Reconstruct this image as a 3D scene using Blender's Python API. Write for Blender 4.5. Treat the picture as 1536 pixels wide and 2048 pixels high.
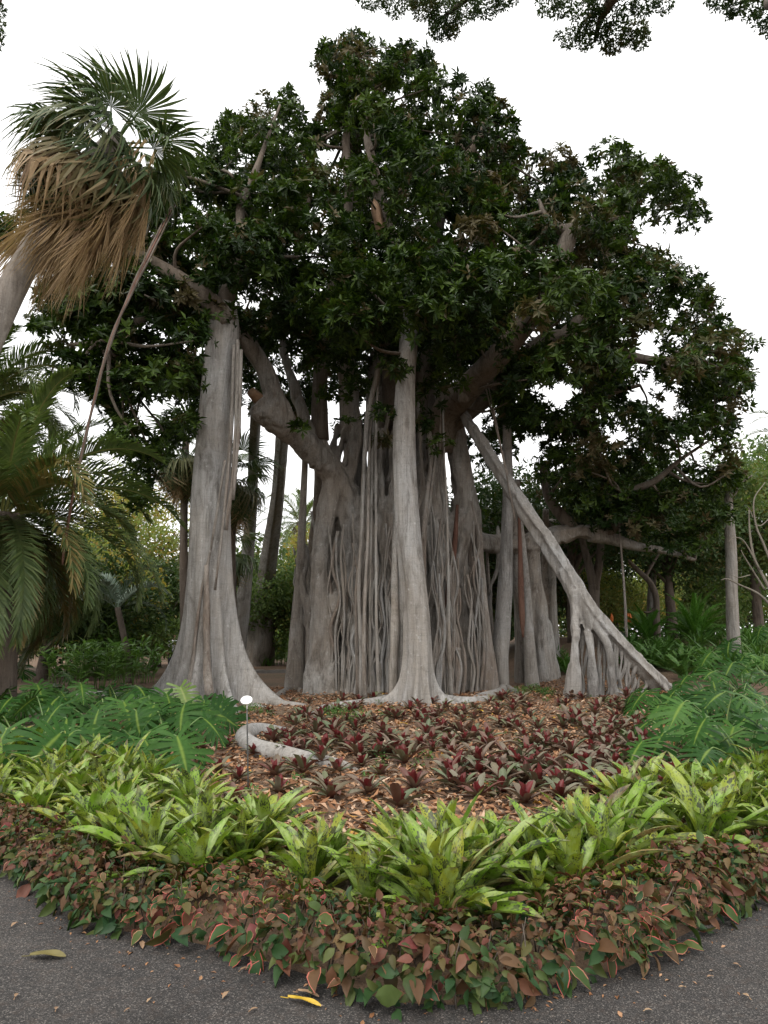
import bpy, math, random
import numpy as np
from math import radians, sin, cos, pi, atan, tan

random.seed(7)
RNG = np.random.default_rng(7)
for o in list(bpy.data.objects):
    bpy.data.objects.remove(o, do_unlink=True)
scene = bpy.context.scene
COL = scene.collection

# ------------------------------------------------------------------ camera, world, sun, exposure
EYE = 1.65
FPX = 1300.0                      # focal length in photo pixels (photo 1536 x 2048)
PITCH = radians(10.8)
cam_d = bpy.data.cameras.new('camera')
cam_d.sensor_fit = 'HORIZONTAL'
cam_d.sensor_width = 36.0
cam_d.lens = 36.0 * FPX / 1536.0
cam_d.clip_start = 0.05
cam_d.clip_end = 3000
cam = bpy.data.objects.new('camera', cam_d)
COL.objects.link(cam)
cam.location = (0, 0, EYE)
cam.rotation_euler = (pi / 2 + PITCH, 0, 0)
scene.camera = cam

SUN_EL, SUN_AZ = radians(58), radians(205)
world = bpy.data.worlds.new('World')
scene.world = world
world.use_nodes = True
wn = world.node_tree
wn.nodes.clear()
w_out = wn.nodes.new('ShaderNodeOutputWorld')
w_bg = wn.nodes.new('ShaderNodeBackground')
w_sky = wn.nodes.new('ShaderNodeTexSky')
w_sky.sky_type = 'NISHITA'
w_sky.sun_disc = False
w_sky.sun_elevation = SUN_EL
w_sky.sun_rotation = SUN_AZ
w_sky.dust_density = 4.0
w_mix = wn.nodes.new('ShaderNodeMixRGB')
w_mix.inputs['Fac'].default_value = 0.88                 # an even white cloud deck over the blue
w_mix.inputs['Color2'].default_value = (9.4, 9.3, 9.15, 1)
w_bg.inputs['Strength'].default_value = 0.12
wn.links.new(w_sky.outputs['Color'], w_mix.inputs['Color1'])
wn.links.new(w_mix.outputs['Color'], w_bg.inputs['Color'])
wn.links.new(w_bg.outputs['Background'], w_out.inputs['Surface'])

sun_d = bpy.data.lights.new('sun', 'SUN')
sun_d.energy = 1.2
sun_d.angle = radians(25)
sun_d.color = (1.0, 0.96, 0.9)
sun = bpy.data.objects.new('sun', sun_d)
COL.objects.link(sun)
sun.location = (-6, -8, 30)
# sun behind the camera, a little to the left
sun.rotation_euler = (radians(90) - SUN_EL, 0, radians(-25))

vs = scene.view_settings
vs.view_transform = 'Standard'
vs.look = 'None'
vs.exposure = 0.8
vs.gamma = 1.0
vs.use_curve_mapping = False
cy = scene.cycles
cy.max_bounces = 6
cy.diffuse_bounces = 2
cy.glossy_bounces = 2
cy.transmission_bounces = 3
cy.transparent_max_bounces = 4
cy.caustics_reflective = False
cy.caustics_refractive = False
cy.use_denoising = True
cy.denoiser = 'OPENIMAGEDENOISE'
cy.denoising_input_passes = 'RGB_ALBEDO_NORMAL'
cy.denoising_prefilter = 'ACCURATE'

# ------------------------------------------------------------------ pixel helpers
CF = np.array([0, cos(PITCH), sin(PITCH)])
CU = np.array([0, -sin(PITCH), cos(PITCH)])


def ray(px, py):
    d = CF + CU * ((1024.0 - py) / FPX)
    return d + np.array([(px - 768.0) / FPX, 0, 0])


def P(px, py, Y):
    """The point on the ray of photo pixel (px, py) at world depth Y."""
    d = ray(px, py)
    return np.array([0, 0, EYE]) + d * (Y / d[1])


def sstep(t):
    t = min(1.0, max(0.0, t))
    return t * t * (3 - 2 * t)


def terrain(x, y):
    return 1.55 * sstep((y - 13) / 20.0) * sstep((x - 3.0) / 7.0)


def G(px, py, up=0.0):
    """Where the ray of a pixel meets the ground (plus up metres)."""
    d = ray(px, py)
    y = 2.0
    while y < 200:
        t = y / d[1]
        if EYE + d[2] * t <= terrain(d[0] * t, y) + up:
            break
        y += 0.05
    t = y / d[1]
    return np.array([d[0] * t, y, terrain(d[0] * t, y) + up])


def proj(V):
    V = np.atleast_2d(V)
    q = V - np.array([0, 0, EYE])
    f = q @ CF
    return np.stack([768 + FPX * q[:, 0] / f, 1024 - FPX * (q @ CU) / f], 1)


def nrm(v):
    v = np.asarray(v, float)
    return v / np.maximum(np.linalg.norm(v, axis=-1, keepdims=True), 1e-9)


# ------------------------------------------------------------------ mesh helpers
def mesh_data(name, V, F, mat, tint=None, smooth=True):
    """F: list of int arrays, each (n,3) or (n,4)."""
    V = np.asarray(V, np.float32)
    me = bpy.data.meshes.new(name)
    F = [np.asarray(f, np.int32) for f in (F if isinstance(F, list) else [F]) if len(f)]
    loops = np.concatenate([f.ravel() for f in F])
    tot = np.concatenate([np.full(len(f), f.shape[1], np.int32) for f in F])
    start = np.concatenate([[0], np.cumsum(tot)[:-1]]).astype(np.int32)
    me.vertices.add(len(V))
    me.vertices.foreach_set('co', V.ravel())
    me.loops.add(len(loops))
    me.loops.foreach_set('vertex_index', loops)
    me.polygons.add(len(tot))
    me.polygons.foreach_set('loop_start', start)
    me.polygons.foreach_set('loop_total', tot)
    me.polygons.foreach_set('use_smooth', np.full(len(tot), smooth, bool))
    if tint is not None:
        a = me.attributes.new('tint', 'FLOAT_COLOR', 'POINT')
        a.data.foreach_set('color', np.asarray(tint, np.float32).ravel())
    me.update(calc_edges=True)
    me.materials.append(mat)
    return me


def link(name, me, parent=None):
    o = bpy.data.objects.new(name, me)
    COL.objects.link(o)
    if parent is not None:
        o.parent = parent
    return o


def mk(name, V, F, mat, parent=None, tint=None, smooth=True):
    """World-space vertices; made local to an unrotated parent Empty."""
    V = np.asarray(V, float)
    if parent is not None:
        V = V - np.array((parent if parent.type == 'EMPTY' else parent.parent).location)
    return link(name, mesh_data(name, V, F, mat, tint, smooth), parent)


def tag(o, label=None, cat=None, group=None, kind=None):
    if label:
        o['label'] = label
    if cat:
        o['category'] = cat
    if group:
        o['group'] = group
    if kind:
        o['kind'] = kind
    return o


def thing(name, label, cat, loc, rotz=0.0, group=None):
    o = bpy.data.objects.new(name, None)
    o.empty_display_size = 0.2
    COL.objects.link(o)
    o.location = tuple(float(v) for v in loc)
    o.rotation_euler = (0, 0, rotz)
    return tag(o, label, cat, group)


def spline(rows, per=6):
    """Catmull-Rom through rows of any width."""
    R = np.asarray(rows, float)
    if len(R) < 2:
        return R
    Q = np.vstack([2 * R[0] - R[1], R, 2 * R[-1] - R[-2]])
    out = []
    for i in range(1, len(Q) - 2):
        p0, p1, p2, p3 = Q[i - 1], Q[i], Q[i + 1], Q[i + 2]
        for k in range(per):
            t = k / per
            out.append(0.5 * (2 * p1 + (p2 - p0) * t + (2 * p0 - 5 * p1 + 4 * p2 - p3) * t * t + (3 * p1 - p0 - 3 * p2 + p3) * t ** 3))
    out.append(R[-1])
    return np.array(out)


def tube(rows, n=10, per=5, flutes=0, famp=0.0, wob=0.0, seed=0, flat=1.0, twist=0.0):
    """rows: (x, y, z, r). Returns V, [quads, tris]."""
    S = spline(rows, per)
    pts, rad = S[:, :3], np.maximum(S[:, 3], 0.002)
    m = len(pts)
    rg = np.random.default_rng(seed)
    tan_ = nrm(np.gradient(pts, axis=0))
    ref = np.array([0.0, -1.0, 0.02])
    if abs(tan_[0] @ nrm(ref)) > 0.9:
        ref = np.array([0.0, 0.1, 1.0])
    u = nrm(ref - tan_[0] * (ref @ tan_[0]))
    ang = np.arange(n) / n * 2 * pi
    ph = rg.uniform(0, 6.28, 8)
    V = np.zeros((m, n, 3))
    cum = np.concatenate([[0], np.cumsum(np.linalg.norm(np.diff(pts, axis=0), axis=1))])
    for i in range(m):
        u = nrm(u - tan_[i] * (u @ tan_[i]))
        w = np.cross(tan_[i], u)
        a = ang + twist * cum[i]
        r = np.ones(n)
        if flutes:
            r += famp * np.cos(flutes * ang + ph[0] + 0.25 * np.sin(cum[i] * 0.9 + ph[1])) + 0.6 * famp * np.cos((flutes + 2) * ang + ph[2] + 0.5 * np.sin(cum[i] * 0.6))
        if wob:
            r += wob * (np.sin(cum[i] * 2.1 / max(rad[i] * 4, .15) * .35 + ph[3] + 2 * np.cos(ang + ph[4])) * .6 + np.sin(cum[i] * 5 + ph[5] + 3 * np.sin(ang)) * .4)
        r = r * rad[i]
        V[i] = pts[i] + np.outer(r * np.cos(a), u) + np.outer(r * np.sin(a) * flat, w)
    V = V.reshape(-1, 3)
    i, k = np.meshgrid(np.arange(m - 1), np.arange(n), indexing='ij')
    i, k = i.ravel(), k.ravel()
    k2 = (k + 1) % n
    q = np.stack([i * n + k, i * n + k2, (i + 1) * n + k2, (i + 1) * n + k], 1)
    V = np.vstack([V, pts[0], pts[-1]])
    kk = np.arange(n)
    t0 = np.stack([np.full(n, m * n), (kk + 1) % n, kk], 1)
    t1 = np.stack([np.full(n, m * n + 1), (m - 1) * n + kk, (m - 1) * n + (kk + 1) % n], 1)
    return V, [q, np.vstack([t0, t1])]


def join(parts):
    """Join [(V, [quads, tris]) ...]."""
    Vs, Q, T, off = [], [], [], 0
    for V, F in parts:
        Vs.append(V)
        for f in F:
            f = np.asarray(f)
            if len(f) == 0:
                continue
            (Q if f.shape[1] == 4 else T).append(f + off)
        off += len(V)
    return np.vstack(Vs), [np.vstack(Q) if Q else np.zeros((0, 4), int), np.vstack(T) if T else np.zeros((0, 3), int)]


def pxrows(rows):
    """rows of (px, py, depth, radius) to (x, y, z, r)."""
    return [tuple(P(a, b, Y)) + (r,) for a, b, Y, r in rows]


def frames(X, N):
    """(n,3) length axes and normal hints to (n,3,3) rotation with columns x, y, z."""
    x = nrm(X)
    y = nrm(np.cross(N, x) + 1e-6)
    z = np.cross(x, y)
    return np.stack([x, y, z], -1)


def leaf_tmpl(L=1.0, W=0.4, n=4, fold=0.15, droop=0.2, shape=0.45, cols=3, tipw=0.0, basew=0.1, wave=0.0):
    """A leaf along +X, normal +Z. Returns V, F(list), edge, along."""
    V, E, A = [], [], []
    c = cols // 2
    for i in range(n + 1):
        t = i / n
        w = math.sin(pi * min(1, max(0, t)) ** (math.log(0.5) / math.log(shape))) ** 0.8 if 0 < t < 1 else 0
        w = max(w, basew if t < 0.25 else 0, tipw if t > .9 else 0) * W / 2
        w = max(w, 0.004 * L)
        for k in range(-c, c + 1):
            e = k / c
            V.append((t * L * (1 - 0.1 * droop), e * w, -droop * L * t * t * .6 + fold * abs(e) * w + wave * sin(7 * t + 2 * e) * L * .03))
            E.append(abs(e))
            A.append(t)
    F = []
    for i in range(n):
        for k in range(cols - 1):
            a = i * cols + k
            F.append((a, a + 1, a + 1 + cols, a + cols))
    return np.array(V), np.array(F), np.array(E), np.array(A)


FIG_LEAF = (np.array([(0, 0, 0), (.46, .19, .05), (.46, -.19, .05), (1, 0, -.08)]),
            np.array([(0, 3, 1), (0, 2, 3)]),
            np.array([0, 1, 1, .5]), np.array([0, .5, .5, 1.0]))


def scatter(tmpl, pos, R, scale, rand, typ, wscale=None):
    """One mesh worth of leaf copies: V, F, tint."""
    V0, F0, E, A = tmpl
    n, k = len(pos), len(V0)
    L = np.repeat(V0[None], n, 0) * np.asarray(scale).reshape(-1, 1, 1)
    if wscale is not None:
        L[:, :, 1] *= np.asarray(wscale).reshape(-1, 1)
    V = np.einsum('nij,nkj->nki', R, L) + np.asarray(pos)[:, None, :]
    F = (F0[None] + (np.arange(n) * k)[:, None, None]).reshape(-1, F0.shape[1])
    T = np.zeros((n, k, 4), np.float32)
    T[:, :, 0] = np.asarray(rand).reshape(-1, 1)
    T[:, :, 1] = E
    T[:, :, 2] = A
    T[:, :, 3] = np.asarray(typ).reshape(-1, 1)
    return V.reshape(-1, 3), F, T.reshape(-1, 4)


def join_leaves(parts):
    off, Vs, Q, T3, Ts = 0, [], [], [], []
    for V, F, T in parts:
        Vs.append(V)
        Ts.append(T)
        (Q if F.shape[1] == 4 else T3).append(F + off)
        off += len(V)
    F = ([np.vstack(Q)] if Q else []) + ([np.vstack(T3)] if T3 else [])
    return np.vstack(Vs), F, np.vstack(Ts)


# ------------------------------------------------------------------ materials
def new_mat(name):
    m = bpy.data.materials.new(name)
    m.use_nodes = True
    nt = m.node_tree
    nt.nodes.clear()
    out = nt.nodes.new('ShaderNodeOutputMaterial')
    b = nt.nodes.new('ShaderNodeBsdfPrincipled')
    nt.links.new(b.outputs[0], out.inputs['Surface'])
    return m, nt, b, out


def N(nt, typ, **kw):
    n = nt.nodes.new(typ)
    for k, v in kw.items():
        if hasattr(n, k) and k not in n.inputs:
            setattr(n, k, v)
        else:
            n.inputs[k].default_value = v
    return n


def ramp(nt, fac, stops):
    r = nt.nodes.new('ShaderNodeValToRGB')
    e = r.color_ramp.elements
    while len(e) < len(stops):
        e.new(0.5)
    for el, (p, c) in zip(e, stops):
        el.position = p
        el.color = (*c, 1) if len(c) == 3 else c
    nt.links.new(fac, r.inputs['Fac'])
    return r.outputs['Color']


def mix(nt, fac, a, b, mode='MIX'):
    m = nt.nodes.new('ShaderNodeMixRGB')
    m.blend_type = mode
    for v, s in ((fac, 'Fac'), (a, 'Color1'), (b, 'Color2')):
        if isinstance(v, (int, float)):
            m.inputs[s].default_value = v
        elif isinstance(v, tuple):
            m.inputs[s].default_value = (*v, 1) if len(v) == 3 else v
        else:
            nt.links.new(v, m.inputs[s])
    return m.outputs['Color']


def coords(nt, scale=(1, 1, 1), kind='Object', offset_random=False):
    tc = nt.nodes.new('ShaderNodeTexCoord')
    mp = nt.nodes.new('ShaderNodeMapping')
    mp.inputs['Scale'].default_value = scale
    nt.links.new(tc.outputs[kind], mp.inputs['Vector'])
    if offset_random:
        oi = nt.nodes.new('ShaderNodeObjectInfo')
        mu = nt.nodes.new('ShaderNodeMath')
        mu.operation = 'MULTIPLY'
        mu.inputs[1].default_value = 37.0
        nt.links.new(oi.outputs['Random'], mu.inputs[0])
        nt.links.new(mu.outputs[0], mp.inputs['Location'])
    return mp.outputs['Vector']


def noise(nt, vec, scale, detail=4, rough=0.6, dist=0.0):
    n = nt.nodes.new('ShaderNodeTexNoise')
    n.inputs['Scale'].default_value = scale
    n.inputs['Detail'].default_value = detail
    n.inputs['Roughness'].default_value = rough
    n.inputs['Distortion'].default_value = dist
    nt.links.new(vec, n.inputs['Vector'])
    return n.outputs['Fac']


def bump(nt, b, height, strength=0.5, dist=0.02):
    n = nt.nodes.new('ShaderNodeBump')
    n.inputs['Strength'].default_value = strength
    n.inputs['Distance'].default_value = dist
    nt.links.new(height, n.inputs['Height'])
    nt.links.new(n.outputs['Normal'], b.inputs['Normal'])


def math_(nt, op, a, b_=0.5):
    m = nt.nodes.new('ShaderNodeMath')
    m.operation = op
    for v, i in ((a, 0), (b_, 1)):
        if isinstance(v, (int, float)):
            m.inputs[i].default_value = v
        else:
            nt.links.new(v, m.inputs[i])
    return m.outputs[0]


def bark(name, dark, mid, light, warm, ring=1.0, streak=1.0, bstr=0.6, bdist=0.03):
    m, nt, b, out = new_mat(name)
    v1 = coords(nt, (5, 5, .35))
    v2 = coords(nt, (2.2, 2.2, 15))
    v3 = coords(nt, (1, 1, 1))
    v4 = coords(nt, (16, 16, 1.1))
    s = noise(nt, v1, 1.7, 6, .7, .9)
    s2 = noise(nt, v4, 1.5, 5, .7, .5)
    r = noise(nt, v2, 1.1, 5, .75, 1.2)
    big = noise(nt, coords(nt, (1, 1, .5)), .8, 5, .65, .5)
    fine = noise(nt, v3, 26, 4, .7)
    c = ramp(nt, s, [(.27, dark), (.46, mid), (.74, light)])
    c = mix(nt, ramp(nt, big, [(.40, (0, 0, 0)), (.66, (.8, .8, .8))]), c, warm)
    c = mix(nt, .6, c, ramp(nt, s2, [(.28, (.30, .28, .26)), (.47, (1, 1, 1)), (.75, (1.18, 1.16, 1.13))]), 'MULTIPLY')
    stain = noise(nt, coords(nt, (1, 1, .28)), 2.3, 6, .72, 1.0)
    c = mix(nt, .75, c, ramp(nt, stain, [(.36, (.5, .47, .44)), (.47, (.95, .94, .93)), (.56, (1.05, 1.05, 1.05)), (.70, (1.18, 1.18, 1.17))]), 'MULTIPLY')
    lich = ramp(nt, noise(nt, coords(nt, (1, 1, .8)), 6.5, 5, .7), [(.60, (0, 0, 0)), (.70, (.55, .55, .55))])
    c = mix(nt, lich, c, tuple(min(.5, v_ * 1.25) for v_ in light))
    c = mix(nt, .38 * ring, c, ramp(nt, r, [(.30, (.4, .39, .38)), (.47, (1, 1, 1)), (.72, (1.1, 1.09, 1.08))]), 'MULTIPLY')
    c = mix(nt, .3, c, ramp(nt, fine, [(.3, (.55, .55, .55)), (.6, (1.1, 1.1, 1.1))]), 'MULTIPLY')
    nt.links.new(c, b.inputs['Base Color'])
    b.inputs['Roughness'].default_value = 0.85
    b.inputs['Specular IOR Level'].default_value = 0.25
    h = math_(nt, 'ADD', math_(nt, 'MULTIPLY', math_(nt, 'ADD', s, s2), .8 * streak), math_(nt, 'MULTIPLY', r, .3 * ring))
    h = math_(nt, 'ADD', h, math_(nt, 'MULTIPLY', fine, .25))
    bump(nt, b, h, bstr, bdist)
    return m


M = {}
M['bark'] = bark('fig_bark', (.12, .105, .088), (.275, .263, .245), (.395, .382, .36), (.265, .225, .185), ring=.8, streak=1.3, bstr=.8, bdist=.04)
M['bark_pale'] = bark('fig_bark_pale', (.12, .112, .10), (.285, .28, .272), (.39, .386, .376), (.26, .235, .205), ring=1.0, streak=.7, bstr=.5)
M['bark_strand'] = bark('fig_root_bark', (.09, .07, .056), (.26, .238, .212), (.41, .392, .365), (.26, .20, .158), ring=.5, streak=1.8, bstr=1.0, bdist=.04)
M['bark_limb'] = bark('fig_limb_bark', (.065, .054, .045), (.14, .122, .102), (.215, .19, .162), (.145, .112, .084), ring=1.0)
M['bark_red'] = bark('reddish_root_bark', (.05, .025, .018), (.13, .06, .042), (.19, .105, .08), (.12, .07, .05), ring=.3)
M['bark_brown'] = bark('brown_tree_bark', (.05, .04, .034), (.10, .082, .068), (.16, .135, .112), (.11, .082, .06), ring=.4)
M['palm_trunk'] = bark('palm_trunk_bark', (.13, .12, .105), (.22, .20, .18), (.30, .28, .25), (.21, .175, .14), ring=1.3, streak=.6)
M['bark_twig'] = bark('bare_shrub_bark', (.10, .09, .075), (.17, .155, .13), (.24, .22, .19), (.16, .14, .11), ring=.6)


def leaf_mat(name, cols, edge=None, edge_lo=.7, rib=None, rough=.42, spec=.4, trans=.0, tip=None, spots=None, objrand=False, types=None, tcol=None):
    """tint = (random, edge, along, type). cols: ramp over random."""
    m, nt, b, out = new_mat(name)
    at = nt.nodes.new('ShaderNodeAttribute')
    at.attribute_name = 'tint'
    sep = nt.nodes.new('ShaderNodeSeparateColor')
    nt.links.new(at.outputs['Color'], sep.inputs['Color'])
    rnd, ed, al, ty = sep.outputs[0], sep.outputs[1], sep.outputs[2], at.outputs['Alpha']
    if objrand:
        oi = nt.nodes.new('ShaderNodeObjectInfo')
        rnd = math_(nt, 'FRACT', math_(nt, 'ADD', rnd, oi.outputs['Random']))
    n = len(cols)
    c = ramp(nt, rnd, [((i + .5) / n, q) for i, q in enumerate(cols)])
    if types:
        ct = ramp(nt, rnd, [((i + .5) / len(types), q) for i, q in enumerate(types)])
        c = mix(nt, ty, c, ct)
    vec = coords(nt, (1, 1, 1), 'Object', objrand)
    mot = noise(nt, vec, 14, 3, .6)
    c = mix(nt, .35, c, ramp(nt, mot, [(.3, (.55, .55, .5)), (.65, (1.2, 1.2, 1.15))]), 'MULTIPLY')
    if rib:
        c = mix(nt, ramp(nt, ed, [(.02, (.8, .8, .8)), (.13, (0, 0, 0))]), c, rib)
    if edge:
        f = ramp(nt, ed, [(edge_lo, (0, 0, 0)), (min(.99, edge_lo + .14), (1, 1, 1))])
        if isinstance(edge, list):
            ec = ramp(nt, math_(nt, 'FRACT', math_(nt, 'MULTIPLY', rnd, 7.3)), [((i + .5) / len(edge), q) for i, q in enumerate(edge)])
        else:
            ec = edge
        c = mix(nt, f, c, ec)
    if spots:
        vo = nt.nodes.new('ShaderNodeTexVoronoi')
        vo.inputs['Scale'].default_value = spots[1]
        mp2 = coords(nt, (.55, 1.0, 1.0), 'Object', True)
        nt.links.new(mp2, vo.inputs['Vector'])
        big = noise(nt, coords(nt, (1, 1, 1), 'Object', True), 9, 3, .6)
        thr = ramp(nt, math_(nt, 'SUBTRACT', vo.outputs['Distance'], math_(nt, 'MULTIPLY', math_(nt, 'SUBTRACT', big, .43), 2.3)), [(.14, (1, 1, 1)), (.30, (0, 0, 0))])
        c = mix(nt, mix(nt, .9, (0, 0, 0), thr), c, spots[0])
        # bleached blotches
        bl = ramp(nt, noise(nt, coords(nt, (.6, 1, 1), 'Object', True), 16, 3, .55), [(.47, (0, 0, 0)), (.68, (.85, .85, .85))])
        c = mix(nt, bl, c, spots[2])
        st = noise(nt, coords(nt, (1, 26, 1), 'Object', True), 3, 2, .5)
        c = mix(nt, .3, c, ramp(nt, st, [(.35, (.6, .65, .5)), (.6, (1.1, 1.1, 1.05))]), 'MULTIPLY')
    if tip:
        w = math_(nt, 'ADD', al, math_(nt, 'MULTIPLY', math_(nt, 'SUBTRACT', mot, .5), .25))
        c = mix(nt, ramp(nt, w, [(tip[1], (0, 0, 0)), (min(.999, tip[1] + .12), (.85, .85, .85))]), c, tip[0])
        if len(tip) > 2:
            c = mix(nt, ramp(nt, al, [(.02, (.9, .9, .9)), (.45, (0, 0, 0))]), c, tip[2])
    nt.links.new(c, b.inputs['Base Color'])
    b.inputs['Roughness'].default_value = rough
    b.inputs['Specular IOR Level'].default_value = spec
    if trans:
        tr = nt.nodes.new('ShaderNodeBsdfTranslucent')
        ms = nt.nodes.new('ShaderNodeMixShader')
        ms.inputs[0].default_value = trans
        tc = mix(nt, 1.0, c, tcol or (1.15, 1.25, .6), 'MULTIPLY')
        nt.links.new(tc, tr.inputs['Color'])
        nt.links.new(b.outputs[0], ms.inputs[1])
        nt.links.new(tr.outputs[0], ms.inputs[2])
        nt.links.new(ms.outputs[0], out.inputs['Surface'])
    return m


M['fig_leaf'] = leaf_mat('fig_leaf', [(.011, .026, .005), (.019, .041, .007), (.034, .066, .010), (.072, .118, .018), (.024, .046, .009)],
                         types=[(.085, .072, .035), (.11, .085, .045), (.07, .075, .03)], rough=.4, spec=.18, trans=.2)
M['broad_leaf'] = leaf_mat('broad_leaf', [(.065, .15, .03), (.095, .20, .04), (.14, .26, .05), (.075, .17, .04)], rib=(.18, .27, .08), rough=.4, spec=.4, trans=.28)
M['dark_tree_leaf'] = leaf_mat('dark_tree_leaf', [(.026, .054, .015), (.038, .072, .02), (.055, .092, .026)], types=[(.10, .09, .03), (.08, .085, .03)], rough=.55, spec=.25, trans=.22)
M['light_tree_leaf'] = leaf_mat('light_tree_leaf', [(.19, .24, .08), (.25, .28, .09), (.17, .23, .09), (.28, .26, .09)], types=[(.32, .22, .06), (.34, .27, .08)], rough=.6, spec=.2, trans=.45)
M['mid_tree_leaf'] = leaf_mat('mid_tree_leaf', [(.08, .13, .04), (.11, .17, .05), (.14, .19, .065), (.07, .12, .045)], types=[(.19, .17, .055), (.15, .16, .055)], rough=.55, spec=.2, trans=.36)
M['palm_leaf'] = leaf_mat('date_palm_leaflet', [(.08, .125, .042), (.105, .15, .052), (.13, .17, .06), (.09, .13, .052)], types=[(.23, .18, .06), (.28, .20, .09)], rough=.45, spec=.3, trans=.22)
M['fan_leaf'] = leaf_mat('fan_palm_leaf', [(.055, .095, .038), (.072, .112, .043), (.10, .135, .055)], types=[(.33, .225, .125), (.42, .30, .17), (.27, .18, .105)], tip=((.26, .20, .10), .86), rough=.48, spec=.25, trans=.15)
M['green_brom'] = leaf_mat('speckled_green_bromeliad_leaf', [(.14, .25, .022), (.18, .28, .026), (.25, .30, .035), (.16, .28, .04), (.28, .30, .04)],
                           types=[(.17, .11, .05), (.24, .17, .07), (.12, .08, .045)],
                           spots=((.03, .035, .025), 95, (.31, .39, .15)), tip=((.15, .105, .06), .88, (.10, .18, .008)), rough=.42, spec=.3, objrand=True, trans=.18)
M['red_brom'] = leaf_mat('maroon_bromeliad_leaf', [(.16, .12, .09), (.125, .15, .08), (.13, .07, .055), (.18, .175, .125), (.12, .045, .035), (.11, .14, .08)],
                         types=[(.12, .018, .018), (.16, .026, .028), (.10, .024, .02)], tip=((.12, .07, .07), .93, (.09, .026, .018)), rough=.45, spec=.3, objrand=True, trans=.1, tcol=(1.3, .7, .6))
M['monstera'] = leaf_mat('split_leaf', [(.017, .055, .010), (.027, .076, .014), (.055, .125, .026), (.023, .066, .014)], rib=(.15, .22, .04), rough=.48, spec=.12, objrand=True, trans=.1)
M['monstera_pale'] = leaf_mat('yellowing_split_leaf', [(.10, .17, .045), (.13, .20, .05)], rib=(.25, .29, .1), rough=.4, objrand=True, trans=.15)
M['petiole'] = leaf_mat('leaf_stalk', [(.10, .17, .05), (.14, .21, .06)], rough=.5, objrand=True)
M['hedge'] = leaf_mat('bronze_hedge_leaf', [(.022, .050, .014), (.05, .058, .016), (.085, .045, .022), (.11, .062, .030), (.105, .030, .024), (.075, .072, .020), (.15, .092, .046), (.14, .036, .034), (.04, .062, .018)],
                      edge=[(.50, .09, .09), (.46, .13, .10), (.40, .22, .13)], edge_lo=.80, rough=.5, spec=.2, trans=.14,
                      types=[(.018, .048, .017), (.03, .066, .02), (.055, .085, .022), (.09, .10, .03)])
M['litter'] = leaf_mat('dry_leaf_litter', [(.20, .095, .045), (.31, .16, .08), (.40, .245, .145), (.25, .115, .055), (.12, .06, .032), (.50, .37, .27), (.36, .18, .09)], rough=.7, spec=.25,
                       types=[(.42, .25, .05), (.36, .13, .04)])
M['strap'] = leaf_mat('strap_leaf', [(.05, .125, .028), (.075, .16, .036), (.11, .20, .05)], rough=.45, spec=.25, trans=.25)
M['cycad'] = leaf_mat('cycad_leaf', [(.05, .14, .02), (.07, .17, .025), (.09, .20, .035)], rough=.45, spec=.2, trans=.28)
M['silver'] = leaf_mat('silvery_leaf', [(.12, .17, .13), (.16, .21, .16)], rough=.55)


def plain(name, c, rough=.6, metallic=0, nscale=20, var=.25, spec=.4):
    m, nt, b, out = new_mat(name)
    f = noise(nt, coords(nt), nscale, 4, .6)
    cc = mix(nt, f, tuple(v * (1 - var) for v in c), tuple(min(1, v * (1 + var)) for v in c))
    nt.links.new(cc, b.inputs['Base Color'])
    b.inputs['Roughness'].default_value = rough
    b.inputs['Metallic'].default_value = metallic
    b.inputs['Specular IOR Level'].default_value = spec
    return m


M['sign_white'] = plain('white_enamel', (.86, .86, .86), .35, 0, 60, .04)
M['sign_stake'] = plain('grey_stake_metal', (.12, .12, .115), .5, .6, 60, .2)
M['stone'] = plain('weathered_kerb_stone', (.20, .19, .175), .9, 0, 9, .4)
M['wood_break'] = plain('broken_wood', (.24, .15, .09), .8, 0, 14, .5)
M['orange_flower'] = plain('orange_flower', (.65, .16, .03), .6)
M['pink_flower'] = plain('pink_flower', (.62, .33, .30), .6)
M['skin'] = plain('skin', (.45, .27, .19), .6, 0, 5, .05)
M['white_cloth'] = plain('white_cloth', (.72, .74, .80), .8, 0, 5, .05)
M['dark_cloth'] = plain('dark_cloth', (.04, .04, .06), .8, 0, 5, .1)
M['hair'] = plain('dark_hair', (.04, .03, .02), .6)

# soil and asphalt
m, nt, b, out = new_mat('bed_soil')
v = coords(nt)
n1, n2, n3 = noise(nt, v, .35, 5), noise(nt, v, 9, 5, .7), noise(nt, v, 60, 4, .7)
c = ramp(nt, n2, [(.28, (.07, .042, .026)), (.5, (.16, .098, .06)), (.72, (.26, .165, .105))])
c = mix(nt, ramp(nt, n1, [(.45, (0, 0, 0)), (.65, (.6, .6, .6))]), c, (.075, .07, .04))
c = mix(nt, .5, c, ramp(nt, n3, [(.3, (.5, .5, .5)), (.65, (1.2, 1.2, 1.2))]), 'MULTIPLY')
nt.links.new(c, b.inputs['Base Color'])
b.inputs['Roughness'].default_value = .95
bump(nt, b, math_(nt, 'ADD', n2, math_(nt, 'MULTIPLY', n3, .4)), .8, .05)
M['soil'] = m

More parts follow.
